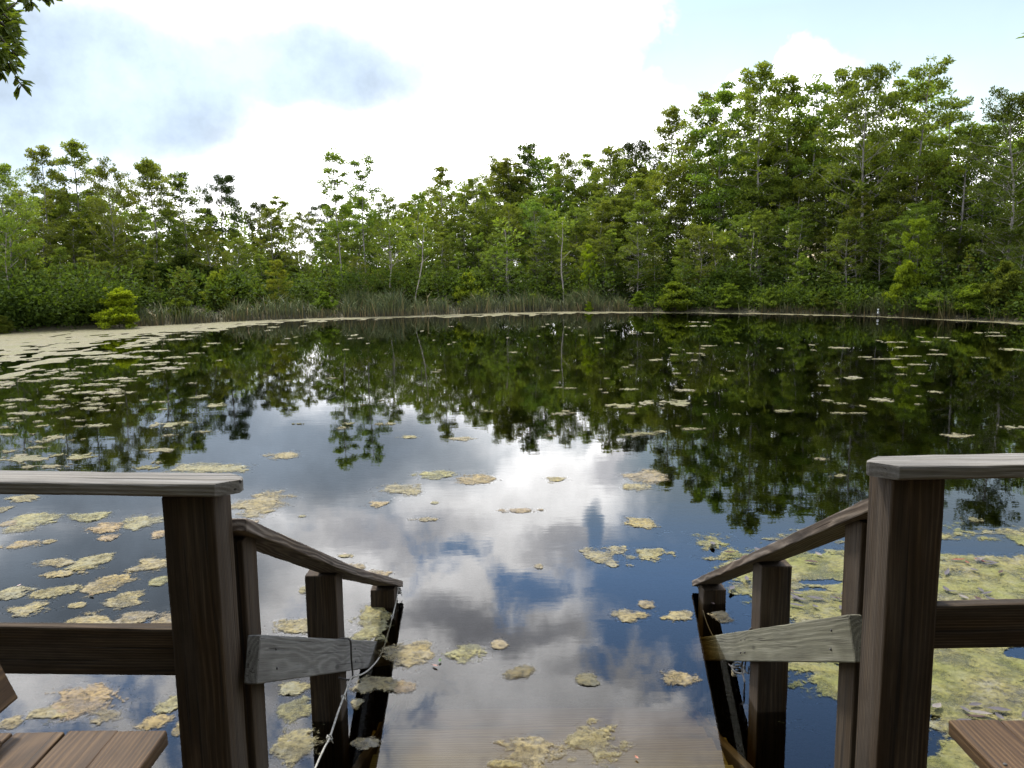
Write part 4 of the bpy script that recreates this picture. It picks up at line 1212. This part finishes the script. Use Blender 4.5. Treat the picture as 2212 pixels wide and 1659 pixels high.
# ------------------------------------------------------------------ overhanging evergreen, its trunk on the left bank
def lance_leaves(rs, tips, per, L, W):
    """whorls of lance shaped leaves round twig tips: (pos, dir) -> six point leaves"""
    V, F = [], []
    for p, d in tips:
        p, d = Vector(p), Vector(d).normalized()
        for k in range(per):
            a = d.orthogonal().normalized()
            a.rotate(Matrix.Rotation(rs.uniform(0, 6.28), 3, d))
            dr = (d * rs.uniform(.35, 1.1) + a * rs.uniform(.4, 1.0) + Vector((0, 0, .2))).normalized()
            l = L * rs.uniform(.65, 1.2)
            sd = dr.cross(Vector((rs.normal() * .4, rs.normal() * .4, 1))).normalized() * W * .5 * rs.uniform(.8, 1.2)
            n_ = sd.cross(dr).normalized()
            b0 = len(V)
            q = p - d * rs.uniform(0, .07)
            V += [q, q + dr * l * .3 + sd * .55 + n_ * .004, q + dr * l * .72 + sd + n_ * .003, q + dr * l - n_ * l * .06,
                  q + dr * l * .72 - sd + n_ * .003, q + dr * l * .3 - sd * .55 + n_ * .004, q + dr * l * .5 - n_ * .002]
            F += [(b0, b0 + 1, b0 + 2, b0 + 6), (b0 + 6, b0 + 2, b0 + 3, b0 + 4), (b0, b0 + 6, b0 + 4, b0 + 5)]
    return mesh_from('lance_leaves', V, F)


def at_d(px, py, d): return np.array([0, 0, CAMH]) + ray(px, py) * d


def overhang(name, base, elbow, tips_px, depth, label, seed, per=17):
    rs = np.random.RandomState(seed)
    o = empty(name, base, label, 'tree', 'trees overhanging the picture edges')
    B = Vector(base)
    T = Tubes()
    el = Vector(elbow)
    T.tube([Vector((0, 0, -.4)), (el - B) * .5 + Vector((-.15, 0, .3)), el - B, (el - B) + Vector((.1, .1, 1.6))], [.16, .13, .08, .03], 8)
    tips = []
    for px, py in tips_px:
        e = Vector(at_d(px, py, depth * rs.uniform(.93, 1.08)))
        m_ = el.lerp(e, .6) + Vector((0, 0, .25))
        T.tube([p - B for p in smooth([el, m_, e], 4)], [.03, .026, .022, .018, .014, .012, .01, .006, .004][:9], 5)
        d = (e - m_).normalized()
        tips.append((e - B, d))
        for k in range(2):
            dd = (d + Vector(rs.normal(scale=.6, size=3))).normalized()
            b_ = m_.lerp(e, rs.uniform(.65, .95))
            e2 = b_ + dd * rs.uniform(.08, .2)
            T.tube([b_ - B, e2 - B], [.005, .003], 4)
            tips.append((e2 - B, dd))
    link('trunk', T.mesh('overhang_trunk'), o, M['dark_bark'])
    link('leaves', lance_leaves(rs, tips, per, .078, .027), o, M['bay_leaf'])


ltips = [(4, 18), (30, 34), (12, 52), (36, 48), (8, 84), (30, 78), (18, 108), (4, 128), (34, 118), (22, 146), (36, 150), (2, 150), (-30, 60), (-40, 120), (-20, 15), (-60, 90), (-60, 40),
         (-10, 110), (16, 20), (38, 62), (40, 100), (50, -60), (95, -40), (130, -80), (190, -75), (240, -90), (70, -110), (-30, -40), (160, -110), (-70, 150), (102, -8)]
overhang('overhanging_tree', (-4.2, -.3, .3), (-3.4, 3.0, 4.0), ltips, 4.6, 'glossy leaved evergreen branch hanging into the upper left corner', 31)
rtips = [(2222, 80), (2240, 95), (2235, 60), (2262, 85), (2290, 60), (2300, 110), (2260, 20), (2330, 70)]
overhang('overhanging_tree', (5.2, -.3, .3), (4.9, 3.6, 4.2), rtips, 5.6, 'sprig of leaves just entering at the upper right edge', 37)

# wood on the near bank behind the deck, which shades it
for x, y, h, w in [(-3.2, -1.8, 8.5, 1.3), (0.4, -2.6, 9, 1.3), (3.6, -1.7, 8.5, 1.3), (-6.2, -1.5, 8, 1.2), (7, -1.2, 8, 1.2), (-4.5, -3.5, 10, 1.0), (-1.5, -5, 12, 1.1), (2.2, -4.2, 11, 1.0), (5.5, -3, 10, 1.1), (-8, -2.5, 10, 1.1), (9, -2.5, 10, 1.0), (0.5, -9, 14, 1.2), (-6, -9, 13, 1.2), (7, -8, 13, 1.2),
                   (-12, -5, 12, 1.2), (13, -5, 12, 1.2)]:
    put_tree('broad', x, y, h, w, 'leafy tree of the near bank behind the deck', 'trees behind the deck')

for x in range(-9, 10, 2):
    put_tree('bushy', x + .3, -2.8 - .5 * (x % 3), 3.6, 1.4, 'leafy bush of the near bank behind the deck', 'bushes behind the deck', name='understory_bush', cat='bush', parts=('stems', 'foliage'))

# ------------------------------------------------------------------ sky and sun
SUN_EL, SUN_AZ = R(60), R(-32)      # azimuth clockwise from +Y: high, ahead and to the left, behind thin cloud
wd_ = bpy.data.worlds.new('World')
scene.world = wd_
wd_.use_nodes = True
W = NT.__new__(NT)
W.t = wd_.node_tree
W.t.nodes.clear()
tc = W.n('ShaderNodeTexCoord')
sep = W.n('ShaderNodeSeparateXYZ', {0: tc.outputs['Generated']})
az = W.math('MULTIPLY', W.math('ARCTAN2', sep.outputs[0], sep.outputs[1]), 5.7296)
el = W.math('MULTIPLY', W.math('ARCSINE', sep.outputs[2]), 5.7296)
P0 = W.n('ShaderNodeCombineXYZ', {0: az, 1: el, 2: 0.0}).outputs[0]      # tens of degrees
nz = W.n('ShaderNodeTexNoise', {'Vector': P0, 'Scale': 1.6, 'Detail': 5.0, 'Roughness': 0.58})
dv_ = W.vmul(W.n('ShaderNodeVectorMath', {0: nz.outputs['Color'], 1: (0.5, 0.5, 0.5)}, operation='SUBTRACT').outputs[0], (1.1, 0.8, 0))
P1 = W.vadd(P0, dv_)


P2 = W.vadd(P0, W.vmul(dv_, (0.5, 0.5, 0)))


def blobs(lst, P1=P1):
    acc = None
    for a_, e_, ra, re, amt in lst:
        q = W.vmul(W.n('ShaderNodeVectorMath', {0: P1, 1: (a_ / 10, e_ / 10, 0)}, operation='SUBTRACT').outputs[0], (10 / ra, 10 / re, 0))
        ln = W.n('ShaderNodeVectorMath', {0: q}, operation='LENGTH').outputs['Value']
        v = W.n('ShaderNodeMapRange', {0: ln, 1: 0.25, 2: 1.25, 3: amt, 4: 0.0}, interpolation_type='SMOOTHSTEP').outputs[0]
        acc = v if acc is None else W.math('MAXIMUM', acc, v)
    return acc


fb = W.n('ShaderNodeTexNoise', {'Vector': P0, 'Scale': 1.3, 'Detail': 6.0, 'Roughness': 0.6}).outputs[0]
generic = W.n('ShaderNodeMapRange', {0: fb, 1: 0.42, 2: 0.62, 3: 0.0, 4: 0.85}, interpolation_type='SMOOTHSTEP').outputs[0]
# where cloud stands (azimuth, elevation, half sizes in degrees, cover)
CL = blobs([(-26, 11, 22, 8, 1.0), (-18, 12.5, 20, 6, 1.0), (0, 29, 15, 6, 1.0), (-16, 21, 6, 3, 1.0), (-8, 5, 34, 11, 1.0), (-30, 18, 16, 12, 1.0), (-14, 22, 14, 9, .95), (1, 17, 12, 6.5, 1.0), (6.5, 15, 2.6, 4.5, .9), (-4, 25, 14, 6, 1.0), (2, 32, 18, 8, 1.0), (20, 9, 7, 4.5, 1.0), (31, 7, 3, 3, .8),
            (-20, 34, 18, 8, .8), (28, 4, 14, 4, .7)])
BL = blobs([(15, 21, 11, 4.5, 1.0), (1.5, 21.8, 2.4, 1.2, .8), (28, 15, 12, 5, 1.0), (5.6, 18.5, 1.0, 2.4, .9), (34, 24, 12, 8, .9), (30, 15, 14, 7, 1.0), (15, 17.5, 8, 3, .6)], P2)
BL = W.math('SUBTRACT', 1.0, W.math('POWER', W.math('SUBTRACT', 1.0, BL, clamp=True), 2.6))
near = W.n('ShaderNodeMapRange', {0: W.math('ABSOLUTE', az), 1: 3.6, 2: 5.0, 3: 0.0, 4: 1.0}).outputs[0]
up_ = W.n('ShaderNodeMapRange', {0: el, 1: 3.4, 2: 4.4, 3: 0.0, 4: 1.0}).outputs[0]
gen = W.math('MULTIPLY', generic, W.math('MAXIMUM', near, up_))
brk = W.math('MULTIPLY_ADD', W.n('ShaderNodeTexNoise', {'Vector': P0, 'Scale': 2.4, 'Detail': 7.0, 'Roughness': 0.6, 'Distortion': 0.4}).outputs[0], 2.2, -1.1)
hi_ = W.n('ShaderNodeMapRange', {0: el, 1: 1.5, 2: 1.9, 3: 0.12, 4: 1.0}).outputs[0]
cl2 = W.n('ShaderNodeMapRange', {0: W.math('ADD', CL, W.math('MULTIPLY', brk, hi_)), 1: 0.25, 2: 0.8, 3: 0.0, 4: 1.0}, interpolation_type='SMOOTHSTEP').outputs[0]
cov = W.math('MULTIPLY', W.math('MAXIMUM', cl2, gen), W.math('SUBTRACT', 1.0, W.math('MULTIPLY', BL, 0.99)), clamp=True)
hz = W.n('ShaderNodeMapRange', {0: el, 1: 0.6, 2: 1.9, 3: 0.05, 4: 0.0}).outputs[0]
cov = W.math('MAXIMUM', cov, hz)
GY = blobs([(-27, 11, 17, 6.0, 1.0), (-15, 12.5, 14, 4.2, .85), (-33, 6.5, 9, 4.5, .8), (-27, 19, 11, 4.5, 1.0)], P2)
tex = W.n('ShaderNodeMapRange', {0: fb, 1: 0.35, 2: 0.65, 3: 0.75, 4: 1.15}).outputs[0]
GY = W.math('SUBTRACT', 1.0, W.math('POWER', W.math('SUBTRACT', 1.0, GY, clamp=True), 3.2))
ccol = W.mix(GY, (12.5, 12.4, 12.4), (2.1, 2.55, 3.1))
G2 = blobs([(-9, 18.5, 7, 2.4, .6), (-2, 24, 8, 1.6, .75), (9, 27, 8, 1.8, .5), (14, 32, 7, 3.5, .5), (8, 14.5, 3, 1.5, .5), (-16, 27, 6, 2.5, .6), (4, 19.5, 4, 1.2, .5)])
G2 = W.math('SUBTRACT', 1.0, W.math('POWER', W.math('SUBTRACT', 1.0, G2, clamp=True), 1.8))
ccol = W.mix(G2, ccol, (3.9, 4.0, 4.4))
ccol = W.n('ShaderNodeVectorMath', {0: ccol, 'Scale': tex}, operation='SCALE').outputs[0]
sky = W.n('ShaderNodeTexSky', sky_type='NISHITA', sun_disc=False, sun_elevation=SUN_EL, sun_rotation=SUN_AZ)
sky.air_density = 1.0; sky.dust_density = 0.7; sky.ozone_density = 1.5
tint = W.mix(W.n('ShaderNodeMapRange', {0: el, 1: 1.55, 2: 2.1, 3: 0.0, 4: 1.0}).outputs[0], (0.68, 0.60, 0.48), (0.80, 0.93, 1.02))
final = W.mix(cov, W.mix(1.0, sky.outputs[0], tint, 'MULTIPLY'), ccol)
bg = W.n('ShaderNodeBackground', {'Color': final, 'Strength': 0.15})
wo = W.n('ShaderNodeOutputWorld')
W.t.links.new(bg.outputs[0], wo.inputs['Surface'])

sd_ = bpy.data.lights.new('sun', 'SUN')
sd_.energy = 2.6
sd_.angle = R(6)
sd_.color = (1.0, 0.95, 0.86)
so = bpy.data.objects.new('sun', sd_)
COL.objects.link(so)
sv = Vector((math.sin(SUN_AZ) * math.cos(SUN_EL), math.cos(SUN_AZ) * math.cos(SUN_EL), math.sin(SUN_EL)))
so.rotation_euler = sv.to_track_quat('Z', 'Y').to_euler()
so.location = sv * 60

scene.view_settings.view_transform = 'Standard'
scene.view_settings.look = 'None'
scene.view_settings.exposure = 1.35
scene.view_settings.gamma = 1.0
scene.render.engine = 'CYCLES'
cy = scene.cycles
cy.use_denoising = True
cy.max_bounces = 8
cy.diffuse_bounces = 3
cy.glossy_bounces = 3
cy.transmission_bounces = 4
cy.transparent_max_bounces = 8
cy.volume_bounces = 0
cy.sample_clamp_indirect = 6.0
cy.caustics_reflective = False
cy.caustics_refractive = False
